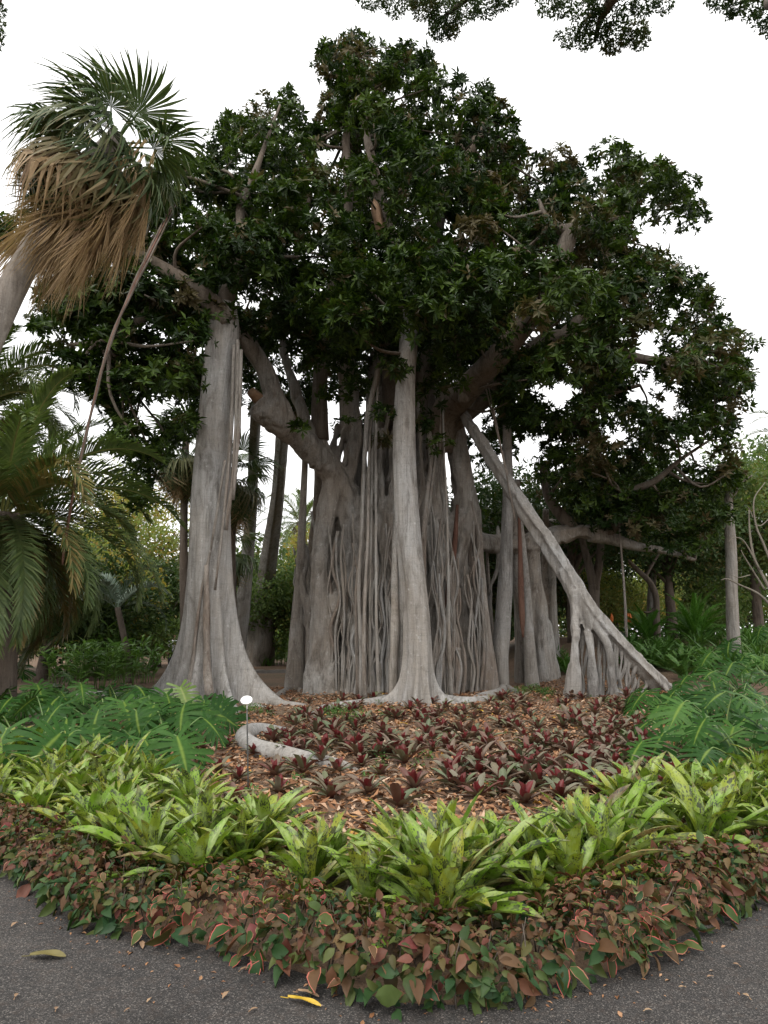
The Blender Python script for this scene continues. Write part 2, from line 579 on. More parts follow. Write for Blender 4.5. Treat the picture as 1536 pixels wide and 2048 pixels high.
m, nt, b, out = new_mat('path_asphalt')
v = coords(nt)
vo = nt.nodes.new('ShaderNodeTexVoronoi')
vo.inputs['Scale'].default_value = 190
nt.links.new(v, vo.inputs['Vector'])
sepc = nt.nodes.new('ShaderNodeSeparateColor')
nt.links.new(vo.outputs['Color'], sepc.inputs['Color'])
c = ramp(nt, sepc.outputs[0], [(0, (.022, .021, .020)), (.5, (.042, .040, .039)), (.85, (.072, .068, .065)), (1, (.19, .175, .16))])
n1, n2 = noise(nt, v, 1.3, 5), noise(nt, v, 14, 5, .7)
c = mix(nt, .6, c, ramp(nt, n1, [(.3, (.7, .7, .72)), (.7, (1.2, 1.17, 1.14))]), 'MULTIPLY')
c = mix(nt, ramp(nt, n2, [(.5, (0, 0, 0)), (.75, (.5, .5, .5))]), c, (.075, .055, .044))
n4 = noise(nt, v, .7, 6, .7, .8)
c = mix(nt, .85, c, ramp(nt, n4, [(.32, (.55, .53, .5)), (.48, (.95, .94, .93)), (.7, (1.35, 1.32, 1.28))]), 'MULTIPLY')
nt.links.new(c, b.inputs['Base Color'])
b.inputs['Roughness'].default_value = .88
b.inputs['Specular IOR Level'].default_value = .3
bump(nt, b, vo.outputs['Distance'], .7, .008)
M['asphalt'] = m

# ------------------------------------------------------------------ bed outline (outer foot of the hedge)
OUT_PX = [(-420, 1570), (-200, 1650), (0, 1764), (83, 1825), (190, 1878), (333, 1908), (480, 1945), (640, 2002), (760, 2036), (900, 2044), (1040, 2030), (1190, 1992), (1290, 1960), (1370, 1918), (1447, 1870), (1536, 1828), (1740, 1750), (1960, 1680)]
EDGE = spline([tuple(G(a, b_)[:2]) for a, b_ in OUT_PX], 14)
e0, e1 = EDGE[0] - EDGE[1], EDGE[-1] - EDGE[-2]
EDGE = np.vstack([EDGE[0] + nrm(e0) * np.linspace(8, .3, 20)[:, None] + np.array([-.25, .35]) * np.linspace(8, .3, 20)[:, None] * .4, EDGE,
                  EDGE[-1] + nrm(e1) * np.linspace(.3, 8, 20)[:, None] + np.array([.25, .35]) * np.linspace(.3, 8, 20)[:, None] * .4])
ET = nrm(np.gradient(EDGE, axis=0))
EN = np.stack([-ET[:, 1], ET[:, 0]], 1)          # inward, into the bed
ES = np.concatenate([[0], np.cumsum(np.linalg.norm(np.diff(EDGE, axis=0), axis=1))])


def edge_at(s):
    p = np.array([np.interp(s, ES, EDGE[:, k]) for k in (0, 1)])
    n = nrm(np.array([np.interp(s, ES, EN[:, k]) for k in (0, 1)]))
    t = np.array([n[1], -n[0]])
    return p, n, t


def depth_in_bed(x, y):
    d = EDGE - np.array([x, y])
    i = np.argmin((d ** 2).sum(1))
    return float(-(d[i] @ EN[i]))


# ------------------------------------------------------------------ setting: ground and path
def axis_(lo, hi, step, far):
    core = np.arange(lo, hi + step / 2, step)
    g, d = [], step
    x = core[-1]
    while x < far:
        d *= 1.5
        x += d
        g.append(x)
    g = np.array(g)
    return np.concatenate([(core[0] - (g - core[-1]))[::-1], core, g])


gx, gy = axis_(-16, 18, .5, 1500), axis_(-2, 42, .5, 1500)
X, Y = np.meshgrid(gx, gy, indexing='ij')
Z = np.vectorize(terrain)(X, Y)
lump = .03 * np.sin(X * 2.1 + np.sin(Y * 1.7)) * np.sin(Y * 2.6 + 1.3 * np.sin(X)) + .03 * np.sin(X * .9 + 1) * np.sin(Y * .7)
inb = np.clip((Y - 6.0) / 3.0, 0, 1)
Z = Z + lump * inb - .012
nx, ny = len(gx), len(gy)
i, k = np.meshgrid(np.arange(nx - 1), np.arange(ny - 1), indexing='ij')
i, k = i.ravel(), k.ravel()
q = np.stack([i * ny + k, (i + 1) * ny + k, (i + 1) * ny + k + 1, i * ny + k + 1], 1)
ground = mk('ground', np.stack([X, Y, Z], -1).reshape(-1, 3), [q], M['soil'])
tag(ground, 'brown soil of the garden bed and the grounds beyond', 'ground', kind='structure')
# path: sheet from the hedge foot outwards
rows = []
offs = [-.12, 0, .3, .8, 1.6, 3, 5, 8]
for p, n in zip(EDGE, EN):
    rows.append([(p[0] - n[0] * o_ , p[1] - n[1] * o_) for o_ in offs])
rows = np.array(rows)
# beyond 1 m everything fans towards a line behind the camera, so the sheet never folds
fan = np.stack([np.linspace(-14, 14, len(rows)), np.full(len(rows), -9.0)], 1)
pv = []
for r_, f_ in zip(rows, fan):
    base = r_[1]
    pv.append([tuple(r_[0]) + (.0,)] + [tuple(base + (f_ - base) * t) + (.0,) for t in (0, .03, .08, .16, .3, .6, 1)])
pv = np.array(pv)
pv[:, :, 2] = .004
m_, n_ = pv.shape[:2]
i, k = np.meshgrid(np.arange(m_ - 1), np.arange(n_ - 1), indexing='ij')
i, k = i.ravel(), k.ravel()
q = np.stack([i * n_ + k, i * n_ + k + 1, (i + 1) * n_ + k + 1, (i + 1) * n_ + k], 1)
path = mk('path', pv.reshape(-1, 3), [q], M['asphalt'], smooth=False)
tag(path, 'dark grey asphalt garden path curving round the bed', 'path', kind='structure')

# ------------------------------------------------------------------ the giant fig
FIG_BASE = np.array([.4, 21.5, 0])
fig = thing('fig_tree', 'giant grey fig tree with many prop roots and broad dark crown', 'tree', FIG_BASE)


def part_tube(name, rows, mat, parent=fig, **kw):
    V, F = tube(rows, **kw)
    return mk(name, V, F, mat, parent)


def strand_px(rows, foot=None):
    r = pxrows(rows)
    return r


def vnoise(p, seed=0):
    """Smooth lattice noise, -1..1, for (n,3) points."""
    r = np.random.default_rng(seed).uniform(-1, 1, (64, 64, 64))
    i = np.floor(p).astype(int)
    f = p - i
    f = f * f * (3 - 2 * f)
    out = 0
    for dx in (0, 1):
        for dy in (0, 1):
            for dz in (0, 1):
                w = (f[:, 0] if dx else 1 - f[:, 0]) * (f[:, 1] if dy else 1 - f[:, 1]) * (f[:, 2] if dz else 1 - f[:, 2])
                out = out + w * r[(i[:, 0] + dx) % 64, (i[:, 1] + dy) % 64, (i[:, 2] + dz) % 64]
    return out


def fused(name, tubes_, mat, parent, voxel=.04, smooth_it=2, rough=0.0):
    """Fuse tubes into one skin with a voxel remesh."""
    V, F = join(tubes_)
    me = mesh_data('tmp', V, F, mat)
    ob = bpy.data.objects.new('tmp', me)
    COL.objects.link(ob)
    md = ob.modifiers.new('r', 'REMESH')
    md.mode = 'VOXEL'
    md.voxel_size = voxel
    md.use_smooth_shade = True
    sm = ob.modifiers.new('s', 'SMOOTH')
    sm.factor = .5
    sm.iterations = smooth_it
    dg = bpy.context.evaluated_depsgraph_get()
    ev = ob.evaluated_get(dg)
    me2 = bpy.data.meshes.new_from_object(ev)
    bpy.data.objects.remove(ob)
    me2.name = name
    me2.materials.clear()
    me2.materials.append(mat)
    me2.polygons.foreach_set('use_smooth', np.ones(len(me2.polygons), bool))
    loc = parent.location
    co = np.zeros(len(me2.vertices) * 3, np.float32)
    me2.vertices.foreach_get('co', co)
    if rough:
        me2.update()
        no = np.zeros(len(me2.vertices) * 3, np.float32)
        me2.vertices.foreach_get('normal', no)
        q_ = co.reshape(-1, 3).astype(float)
        warp = vnoise(q_ * np.array([1.1, 1.1, .8]), 2)[:, None] * .5
        q2 = q_ + warp * np.array([1, 1, 0])
        d_ = vnoise(q2 * np.array([5.5, 5.5, .7]), 3) + .5 * vnoise(q2 * np.array([11, 11, 1.6]), 4) + .35 * vnoise(q2 * 3.0, 5)
        d_ = np.where(d_ < 0, d_ * 1.5, d_ * .8)
        co = co + (no.reshape(-1, 3) * (d_ * rough)[:, None]).astype(np.float32).ravel()
    co = co.reshape(-1, 3) - np.array(loc, np.float32)
    me2.vertices.foreach_set('co', co.ravel())
    return link(name, me2, parent)


def gdepth(px, py):
    return G(px, py)[1]


rg = np.random.default_rng(11)
core = []


def S(rows, n=12, fl=5, fa=.10, wob=.08, flat=1.0, seed=None):
    core.append(tube(pxrows(rows), n=n, per=5, flutes=fl, famp=fa, wob=wob, seed=len(core) if seed is None else seed, flat=flat))


# the braided middle: (photo x, y, depth, radius)
S([(668, 960, 20.6, .34), (652, 1040, 20.4, .30), (640, 1130, 20.2, .28), (642, 1210, 20.1, .32), (634, 1300, 20.0, .26), (628, 1395, 19.8, .38)])
S([(645, 1195, 20.2, .30), (678, 1220, 20.0, .30), (704, 1258, 19.8, .18), (704, 1310, 19.7, .16), (697, 1350, 19.7, .17), (690, 1402, 19.6, .28)])
S([(666, 1235, 20.0, .20), (664, 1310, 19.9, .20), (658, 1402, 19.6, .32)])
S([(696, 1010, 20.8, .40), (706, 1080, 20.6, .34), (690, 1150, 20.4, .30), (668, 1205, 20.2, .26)])
S([(720, 1000, 21.0, .40), (728, 1090, 20.7, .36), (706, 1160, 20.4, .26), (690, 1230, 20.3, .20)])
S([(690, 690, 21.9, .30), (702, 830, 21.9, .38), (712, 930, 22.2, .42), (716, 1050, 22.3, .45), (712, 1180, 22.3, .45), (722, 1300, 22.2, .45), (722, 1375, 22.1, .5)])
S([(756, 700, 21.9, .26), (752, 820, 21.9, .36), (764, 940, 22.3, .42), (756, 1060, 22.3, .45), (745, 1180, 22.3, .45), (750, 1300, 22.2, .45), (748, 1375, 22.1, .5)])
S([(800, 700, 22.2, .4), (800, 940, 22.5, .5), (800, 1100, 22.2, .55), (795, 1250, 22.3, .5), (790, 1372, 22.3, .5)])
S([(850, 700, 22.4, .5), (858, 940, 22.4, .6), (850, 1060, 22.2, .55), (850, 1370, 22.0, .5)])
S([(905, 830, 21.4, .36), (922, 930, 21.2, .36), (938, 1020, 21.0, .30), (922, 1090, 20.8, .24), (898, 1170, 20.6, .20), (888, 1270, 20.4, .20), (880, 1395, 20.0, .32)])
S([(930, 1030, 20.9, .28), (904, 1060, 20.7, .22), (882, 1120, 20.4, .20), (860, 1180, 20.2, .20), (850, 1280, 20.1, .20), (844, 1395, 19.9, .32)])
S([(918, 1000, 21.3, .3), (915, 1100, 21.2, .24), (915, 1200, 21.1, .22), (915, 1300, 21.0, .22), (912, 1385, 20.8, .3)])
S([(870, 1060, 20.9, .24), (848, 1090, 20.7, .2), (836, 1150, 20.6, .18)])
S([(905, 1035, 20.9, .32), (870, 1050, 20.9, .3), (846, 1075, 20.9, .26)])
S([(718, 1238, 20.2, .14), (752, 1245, 20.1, .16), (790, 1236, 20.2, .16), (812, 1222, 20.3, .14)], wob=.15)
S([(740, 1150, 20.4, .16), (760, 1210, 20.2, .15), (764, 1260, 20.1, .15), (772, 1330, 20.0, .16), (775, 1396, 19.8, .22)])
S([(735, 1250, 20.1, .13), (742, 1320, 20.0, .15), (745, 1398, 19.7, .22)])
S([(790, 1180, 20.4, .22), (792, 1280, 20.1, .22), (796, 1398, 19.8, .3)])
S([(945, 1020, 21.2, .26), (952, 1100, 21.1, .18), (958, 1220, 21.0, .22), (968, 1385, 20.9, .34)])
# low limb root going right
S([(925, 1060, 21.2, .40), (960, 1085, 21.4, .34), (1005, 1088, 21.8, .30), (1060, 1085, 22.0, .34), (1120, 1070, 22.2, .34), (1160, 1062, 22.3, .30), (1210, 1070, 22.4, .26)])
S([(1062, 1075, 22.0, .38), (1064, 1130, 22.3, .30), (1072, 1210, 22.6, .38), (1082, 1290, 22.6, .5), (1084, 1390, 22.6, .66)])
# left limb into the braid
S([(700, 1010, 20.9, .44), (668, 955, 20.6, .42), (628, 905, 20.0, .42), (588, 868, 19.4, .42), (545, 835, 18.9, .42), (512, 806, 18.6, .36)], fa=.06)
S([(715, 1000, 21.2, .3), (670, 930, 20.9, .24), (640, 880, 20.8, .22)])
fl_rows = [(600, 880, 19.6, .34), (570, 838, 19.0, .32), (548, 790, 18.7, .30), (532, 740, 18.6, .28), (505, 700, 18.4, .26), (480, 665, 18.2, .24)]
S(fl_rows, fa=.06)
S([(650, 925, 20.4, .24), (625, 880, 20.4, .22), (606, 830, 20.5, .22), (590, 780, 20.6, .20), (576, 735, 20.8, .16), (566, 680, 20.9, .12), (570, 620, 21, .07)], fa=.06)
# random braided roots round the front and sides of the mass
feet = []
for j in range(96):
    u = -0.98 + 1.96 * (j + rg.uniform(-.4, .4)) / 95
    u = max(-.99, min(.99, u))
    bx = 795 + 186 * u
    dep = 21.6 - 1.75 * math.sqrt(max(0, 1 - u * u)) + rg.uniform(-.1, .75)
    foot_y = 1024 + FPX * tan(atan(EYE / dep) + PITCH) + 4
    long_ = rg.random() < .55
    topx = 808 + 118 * u + rg.uniform(-34, 34)
    topy = rg.uniform(790, 960) if long_ else rg.uniform(1030, 1240)
    if not long_ and feet:
        topx = bx + rg.choice([-1, 1]) * rg.uniform(12, 34)       # leans into its neighbour
    sway = rg.uniform(-14, 14)
    mid = [(bx + sway * sin(pi * t * rg.uniform(1, 2.2)) + rg.uniform(-5, 5) + (topx - bx) * t ** 1.3, foot_y + (topy - foot_y) * t, dep + .45 * t + rg.uniform(-.10, .10)) for t in (.15, .3, .45, .6, .75, .88)]
    r0 = rg.choice([rg.uniform(.045, .075), rg.uniform(.07, .11), rg.uniform(.10, .15)])
    feet.append(bx)
    S([(bx, foot_y, dep - .08, r0 * 1.9)] + [(a, b_, c_, r0 * rg.uniform(.75, 1.25)) for a, b_, c_ in mid] + [(topx, topy, dep + .75, r0 * .8)], n=9, fl=3, fa=.16, wob=.16, seed=100 + j, flat=rg.uniform(.7, 1.2))
    if rg.random() < .4:
        # a side root splitting off low down
        k2 = rg.integers(1, 4)
        a, b_, c_ = mid[k2]
        dx = rg.choice([-1, 1]) * rg.uniform(10, 26)
        S([(a, b_, c_, r0 * .8), (a + dx * .5, b_ + (foot_y - b_) * .3, c_ - .08, r0 * .6), (a + dx * .9, b_ + (foot_y - b_) * .7, dep - .1, r0 * .6), (a + dx, foot_y, dep - .15, r0 * 1.0)], n=8, fl=3, fa=.15, wob=.15, seed=300 + j)
trunk = fused('trunk', core, M['bark'], fig, .056, 1, rough=.05)

# cut stub on the left limb and broken stub in the crown
V, F = tube(pxrows([(519, 800, 18.55, .20), (508, 790, 18.35, .17), (503, 784, 18.2, .14)]), n=10, flutes=4, famp=.15)
mk('broken_stub', V, F, M['wood_break'], fig)
V, F = tube(pxrows([(748, 398, 17.0, .02), (752, 415, 17.0, .13), (757, 440, 17.0, .12), (765, 470, 17.1, .12), (772, 490, 17.2, .10)]), n=10, flutes=5, famp=.3)
mk('broken_stub', V, F, M['wood_break'], fig)

LIMBS = []


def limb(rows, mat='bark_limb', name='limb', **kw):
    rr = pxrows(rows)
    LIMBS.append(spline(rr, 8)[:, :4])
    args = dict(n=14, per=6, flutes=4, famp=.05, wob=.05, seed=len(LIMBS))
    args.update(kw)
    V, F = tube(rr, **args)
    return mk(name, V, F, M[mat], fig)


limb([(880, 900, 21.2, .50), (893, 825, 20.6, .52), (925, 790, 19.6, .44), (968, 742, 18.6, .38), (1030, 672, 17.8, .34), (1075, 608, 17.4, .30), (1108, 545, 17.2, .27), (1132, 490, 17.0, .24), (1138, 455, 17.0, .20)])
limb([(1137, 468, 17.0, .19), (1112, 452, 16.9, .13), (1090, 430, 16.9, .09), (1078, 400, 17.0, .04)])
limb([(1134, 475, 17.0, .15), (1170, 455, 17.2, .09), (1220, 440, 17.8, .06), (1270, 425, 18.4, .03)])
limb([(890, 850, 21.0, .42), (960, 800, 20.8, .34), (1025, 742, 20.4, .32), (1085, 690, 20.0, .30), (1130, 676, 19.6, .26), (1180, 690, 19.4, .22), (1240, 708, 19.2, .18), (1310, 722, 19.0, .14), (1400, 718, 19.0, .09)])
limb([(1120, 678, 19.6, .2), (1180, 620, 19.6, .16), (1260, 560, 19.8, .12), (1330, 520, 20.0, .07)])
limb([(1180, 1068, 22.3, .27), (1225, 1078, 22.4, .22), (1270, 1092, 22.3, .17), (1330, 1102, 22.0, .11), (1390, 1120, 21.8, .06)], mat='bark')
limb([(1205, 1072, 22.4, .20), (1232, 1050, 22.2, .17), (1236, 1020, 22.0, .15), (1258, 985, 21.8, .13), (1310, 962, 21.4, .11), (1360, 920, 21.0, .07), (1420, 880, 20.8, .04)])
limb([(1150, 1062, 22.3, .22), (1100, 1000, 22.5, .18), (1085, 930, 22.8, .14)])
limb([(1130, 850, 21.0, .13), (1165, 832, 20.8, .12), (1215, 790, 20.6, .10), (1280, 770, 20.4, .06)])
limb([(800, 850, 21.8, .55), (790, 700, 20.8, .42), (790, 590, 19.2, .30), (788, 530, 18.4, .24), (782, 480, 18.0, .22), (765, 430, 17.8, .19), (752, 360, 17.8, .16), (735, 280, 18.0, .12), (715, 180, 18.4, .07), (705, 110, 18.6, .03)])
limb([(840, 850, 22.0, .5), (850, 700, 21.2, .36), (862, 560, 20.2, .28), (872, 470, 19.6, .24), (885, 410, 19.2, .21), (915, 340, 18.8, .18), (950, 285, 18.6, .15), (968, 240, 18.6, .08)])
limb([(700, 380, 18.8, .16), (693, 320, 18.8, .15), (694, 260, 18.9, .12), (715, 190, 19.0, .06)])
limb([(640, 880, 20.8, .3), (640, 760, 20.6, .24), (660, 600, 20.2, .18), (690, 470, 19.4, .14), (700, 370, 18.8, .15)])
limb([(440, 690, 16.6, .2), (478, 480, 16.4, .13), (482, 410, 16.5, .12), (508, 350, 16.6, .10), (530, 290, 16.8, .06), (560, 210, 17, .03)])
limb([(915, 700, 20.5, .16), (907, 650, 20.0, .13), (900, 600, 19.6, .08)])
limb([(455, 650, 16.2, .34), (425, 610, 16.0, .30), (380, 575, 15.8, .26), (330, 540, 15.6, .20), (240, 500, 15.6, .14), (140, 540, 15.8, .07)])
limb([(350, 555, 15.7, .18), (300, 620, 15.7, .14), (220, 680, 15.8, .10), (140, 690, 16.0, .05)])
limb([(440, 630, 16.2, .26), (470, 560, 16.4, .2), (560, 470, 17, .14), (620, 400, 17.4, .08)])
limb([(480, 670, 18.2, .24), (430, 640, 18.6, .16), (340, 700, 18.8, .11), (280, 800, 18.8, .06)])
# knot on the right limb
V, F = tube(pxrows([(928, 795, 19.3, .20), (927, 797, 19.08, .18), (927, 797, 19.02, .09)]), n=14, per=3, flutes=3, famp=.08)
mk('branch_scar', V, F, M['bark_limb'], fig)


def column(name, path_rows, flanges, hs, mat, n=96, seed=0, ripple=.03, rings=64):
    """Prop trunk with buttress flanges. path_rows: (x, y, z, r) from the base up. flanges: (angle deg, reach at ground, width rad)."""
    Sx = spline(path_rows, 14)
    z0 = Sx[0, 2]
    hgt = np.linspace(0, 1, rings) ** 1.6
    idx = hgt * (len(Sx) - 1)
    A = np.arange(n) / n * 2 * pi
    V = []
    rgx = np.random.default_rng(seed)
    ph = rgx.uniform(0, 6.28, 12)
    for t in idx:
        c_ = np.array([np.interp(t, np.arange(len(Sx)), Sx[:, j]) for j in range(4)])
        h = c_[2] - z0
        r = np.full(n, c_[3])
        r *= 1 + ripple * (np.sin(3 * A + ph[0] + .3 * h) + .7 * np.sin(5 * A + ph[1] - .2 * h) + .5 * np.sin(9 * A + ph[2]))
        for (deg, reach, wd, hk) in flanges:
            d = (A - radians(deg) + .05 * np.sin(h * 1.3 + ph[3]) + pi) % (2 * pi) - pi
            f = np.exp(-(d / wd) ** 2)
            r = r + f * (reach * math.exp(-h / hk) + .16 * reach * math.exp(-h / (hk * 4)))
        V.append(np.stack([c_[0] + r * np.cos(A), c_[1] + r * np.sin(A), np.full(n, c_[2])], 1))
    V = np.vstack(V)
    i, k = np.meshgrid(np.arange(rings - 1), np.arange(n), indexing='ij')
    i, k = i.ravel(), k.ravel()
    q = np.stack([i * n + k, i * n + (k + 1) % n, (i + 1) * n + (k + 1) % n, (i + 1) * n + k], 1)
    top = len(V)
    V = np.vstack([V, Sx[-1, :3] + np.array([0, 0, .05])])
    kk = np.arange(n)
    t = np.stack([np.full(n, top), (rings - 1) * n + kk, (rings - 1) * n + (kk + 1) % n], 1)
    return mk(name, V, [q, t], M[mat], fig)


# big buttressed column on the left
lc = [P(418, 1375, 16.9), P(420, 1270, 16.9), P(420, 1150, 16.8), P(421, 1000, 16.7), P(430, 860, 16.5), P(440, 740, 16.4), P(447, 660, 16.3), P(446, 612, 16.2)]
lr = [.62, .58, .53, .49, .46, .44, .42, .36]
lc[0][2] = -.05
left_col = column('prop_root', [tuple(p) + (r,) for p, r in zip(lc, lr)],
       [(182, 1.1, .20, .80), (352, 1.4, .17, .70), (262, .85, .24, .75), (308, .9, .16, .6), (222, .55, .18, .7), (90, .8, .3, .6), (285, .35, .07, 1.6)], None, 'bark_pale', seed=3)
# root cords climbing the left column's face
for rr in ([(475, 680, 15.9, .05), (474, 800, 16.0, .06), (466, 950, 16.1, .05), (452, 1060, 16.1, .05)], [(468, 690, 15.9, .04), (462, 850, 16.0, .05), (450, 1010, 16.1, .04), (430, 1180, 16.1, .03)],
           [(482, 700, 15.95, .05), (478, 850, 16.0, .05), (466, 1000, 16.1, .04)],
           [(450, 920, 16.0, .03), (425, 1080, 16.15, .035), (400, 1200, 16.2, .035), (384, 1330, 16.0, .05), (372, 1390, 15.7, .06)],
           [(413, 1130, 16.15, .05), (413, 1250, 16.05, .09), (414, 1330, 15.95, .10), (420, 1395, 15.6, .14)]):
    part_tube('climbing_root', pxrows(rr), M['bark_strand'], parent=left_col, n=8, wob=.2, seed=int(rr[0][0]))

# centre front column
cc = [P(836, 1385, 17.0), P(836, 1300, 17.0), P(832, 1220, 17.0), P(818, 1080, 17.0), P(810, 950, 17.0), P(808, 850, 17.0), P(811, 760, 17.0), P(816, 690, 17.1), P(820, 600, 17.6), P(812, 520, 18.0)]
cr = [.36, .34, .34, .33, .31, .30, .26, .25, .2, .14]
cc[0][2] = -.05
column('prop_root', [tuple(p) + (r,) for p, r in zip(cc, cr)],
       [(185, .85, .20, .24), (350, .78, .22, .24), (262, .30, .2, .40), (300, .28, .18, .45), (225, .25, .16, .45), (90, .4, .3, .3)], None, 'bark_pale', seed=5, n=72)
LIMBS.append(spline([tuple(p) + (r,) for p, r in zip(cc[-4:], cr[-4:])], 8))


def foot_of(px, py):
    g = G(px, py)
    return (g[0], g[1], g[2] - .06)


def upright(rows, foot_y):
    """Shift the depths so that the lower part stands right over the foot."""
    sh = foot_y - rows[-1][2]
    n_ = len(rows) - 1
    out_ = []
    for i_, (a, b_, Y_, r_) in enumerate(rows):
        Y2 = Y_ + sh * (.35 + .65 * min(1, 1.4 * i_ / n_))
        out_.append((a, b_, Y2, r_ * Y2 / Y_))
    return out_


def slim(rows, foot, mat='bark', n=12, fl=4, fa=.12, wob=.06, r_foot=None, name='prop_root', seed=0):
    """Prop root from the top (px rows with depth) to a foot pixel on the ground."""
    f = foot_of(*foot)
    rows = upright(rows, f[1])
    r = pxrows(rows)
    rf = r_foot or rows[-1][3] * 1.5
    r = r + [f + (rf,), (f[0], f[1], f[2] - .6, rf * 1.1)]
    V, F = tube(r, n=n, per=7, flutes=fl, famp=fa, wob=wob, seed=seed)
    o = mk(name, V, F, M[mat], fig)
    return r


slim([(612, 860, 19.2, .10), (609, 950, 19.0, .10), (604, 1060, 18.8, .12), (600, 1150, 18.6, .13), (596, 1240, 18.4, .19), (592, 1320, 18.2, .23)], (590, 1378), 'bark', seed=1, r_foot=.34)
slim([(514, 800, 20.4, .18), (508, 900, 20.6, .17), (504, 1000, 20.8, .18), (496, 1100, 21.0, .20), (486, 1220, 21.2, .22)], (478, 1338), 'bark_pale', seed=2, r_foot=.26)
slim([(566, 860, 24.0, .20), (556, 990, 24.0, .20), (542, 1090, 24.0, .23), (528, 1200, 24.0, .30), (517, 1290, 24.0, .38)], (510, 1332), 'bark', seed=3, fl=5, fa=.25, r_foot=.45)
slim([(560, 900, 24.6, .12), (548, 1000, 24.6, .12), (534, 1120, 24.6, .14), (524, 1230, 24.6, .16)], (524, 1330), 'bark_strand', seed=33, r_foot=.26)
slim([(640, 850, 22.8, .2), (638, 1000, 22.6, .2), (626, 1120, 22.4, .24), (618, 1250, 22.4, .3)], (612, 1345), 'bark_strand', seed=4, r_foot=.4)
slim([(678, 1010, 23, .16), (672, 1100, 23, .16), (668, 1170, 23, .16)], (664, 1340), 'bark', seed=41)
# right-hand slim columns
slim([(1014, 850, 19.4, .12), (1016, 950, 19.3, .14), (1014, 1060, 19.2, .16), (1010, 1170, 19.0, .20), (1004, 1260, 18.9, .22), (1000, 1320, 18.8, .22)], (1006, 1378), 'bark_pale', seed=5, r_foot=.2)
slim([(1032, 960, 20.0, .13), (1030, 1060, 20.0, .15), (1036, 1150, 19.9, .18), (1041, 1230, 19.8, .20), (1044, 1290, 19.8, .22)], (1046, 1362), 'bark', seed=6, r_foot=.3)
slim([(1036, 1010, 18.6, .07), (1046, 1100, 18.5, .09), (1054, 1200, 18.4, .11), (1058, 1290, 18.2, .14)], (1064, 1372), 'bark_pale', seed=7, r_foot=.22)
slim([(1092, 1020, 23.5, .12), (1090, 1120, 23.5, .13), (1092, 1220, 23.5, .15)], (1090, 1330), 'bark_strand', seed=8)
slim([(1104, 1040, 24.0, .14), (1103, 1140, 24.0, .16), (1104, 1230, 24.0, .18)], (1106, 1326), 'bark', seed=9)
slim([(938, 1040, 20.9, .09), (940, 1140, 20.8, .10), (940, 1240, 20.6, .09), (934, 1300, 20.4, .08)], (946, 1380), 'bark_strand', seed=10, wob=.15)
slim([(955, 1050, 21.0, .12), (962, 1150, 20.9, .14), (970, 1260, 20.7, .18)], (978, 1382), 'bark_strand', seed=12, fl=6, fa=.25, r_foot=.34)
slim([(973, 1088, 21.3, .05), (978, 1180, 21.2, .06), (986, 1290, 21.0, .07)], (992, 1372), 'bark_strand', seed=13)
part_tube('aerial_root', pxrows([(1037, 1000, 19.6, .03), (1040, 1120, 19.6, .07), (1043, 1220, 19.6, .09), (1046, 1275, 19.6, .03)]), M['bark_red'], n=8, flutes=3, famp=.2, wob=.1)
# reddish inner root
part_tube('aerial_root', pxrows([(915, 1010, 20.3, .05), (908, 1100, 20.15, .09), (897, 1180, 20.1, .09), (892, 1260, 20.0, .05)]), M['bark_red'], n=8, wob=.1)

# the leaning column and its curtain of roots
lean = [(918, 815, 20.6, .16), (940, 850, 19.9, .20), (990, 930, 19.2, .25), (1040, 1010, 18.7, .28), (1085, 1075, 18.4, .30), (1130, 1145, 18.2, .30), (1175, 1215, 18.0, .31), (1225, 1275, 18.0, .30), (1275, 1325, 18.1, .28)]
lf = G(1330, 1378)
lrows = pxrows(lean) + [(lf[0], lf[1] - .0, lf[2] - .1, .34)]
lean_tube = tube(lrows, n=18, per=7, flutes=5, famp=.14, wob=.08, seed=21, flat=.8)
LEAN = spline(lrows, 20)


def on_lean(px):
    q_ = proj(LEAN[:, :3])
    i_ = int(np.argmin(abs(q_[:, 0] - px)))
    return LEAN[i_], q_[i_]


rc = np.random.default_rng(5)
cur = []
cur.append(tube(pxrows([(1128, 1140, 18.1, .2), (1148, 1210, 17.9, .14), (1151, 1290, 17.6, .13)]) + [foot_of(1146, 1396) + (.26,)], n=12, per=6, flutes=4, famp=.1, wob=.08, seed=1))
cur.append(tube(pxrows([(1150, 1180, 17.9, .2), (1170, 1240, 17.8, .12), (1182, 1310, 17.6, .10)]) + [foot_of(1186, 1392) + (.16,)], n=10, per=6, flutes=3, famp=.15, wob=.2, seed=2))
cur.append(tube(pxrows([(1160, 1200, 17.9, .16), (1192, 1258, 17.8, .14), (1218, 1300, 17.7, .10)]) + [foot_of(1230, 1390) + (.14,)], n=10, per=6, wob=.2, seed=3))
for px in np.concatenate([np.linspace(1160, 1290, 14), rc.uniform(1150, 1270, 12)]):
    L_, q_ = on_lean(px)
    fx = px - 6 + rc.uniform(-6, 6)
    f = foot_of(fx, 1392 - (px - 1170) * .06)
    a = np.array(L_[:3]) + np.array([0, -.12, -.1])
    b_ = np.array(f)
    rr = [tuple(a) + (rc.uniform(.05, .09),)]
    for t in (.3, .6, .85):
        p = a + (b_ - a) * t + np.array([rc.uniform(-.07, .07), rc.uniform(-.05, .05), 0])
        rr.append(tuple(p) + (rc.uniform(.022, .06),))
    rr.append(tuple(b_) + (rc.uniform(.06, .12),))
    cur.append(tube(rr, n=8, per=6, flutes=3, famp=.15, wob=.2, seed=int(px)))
for c_ in cur[3:]:
    mk('aerial_root', c_[0], c_[1], M['bark_pale'], fig)
fused('prop_root', [lean_tube] + cur[:3], M['bark_pale'], fig, .034, 1, rough=.03)

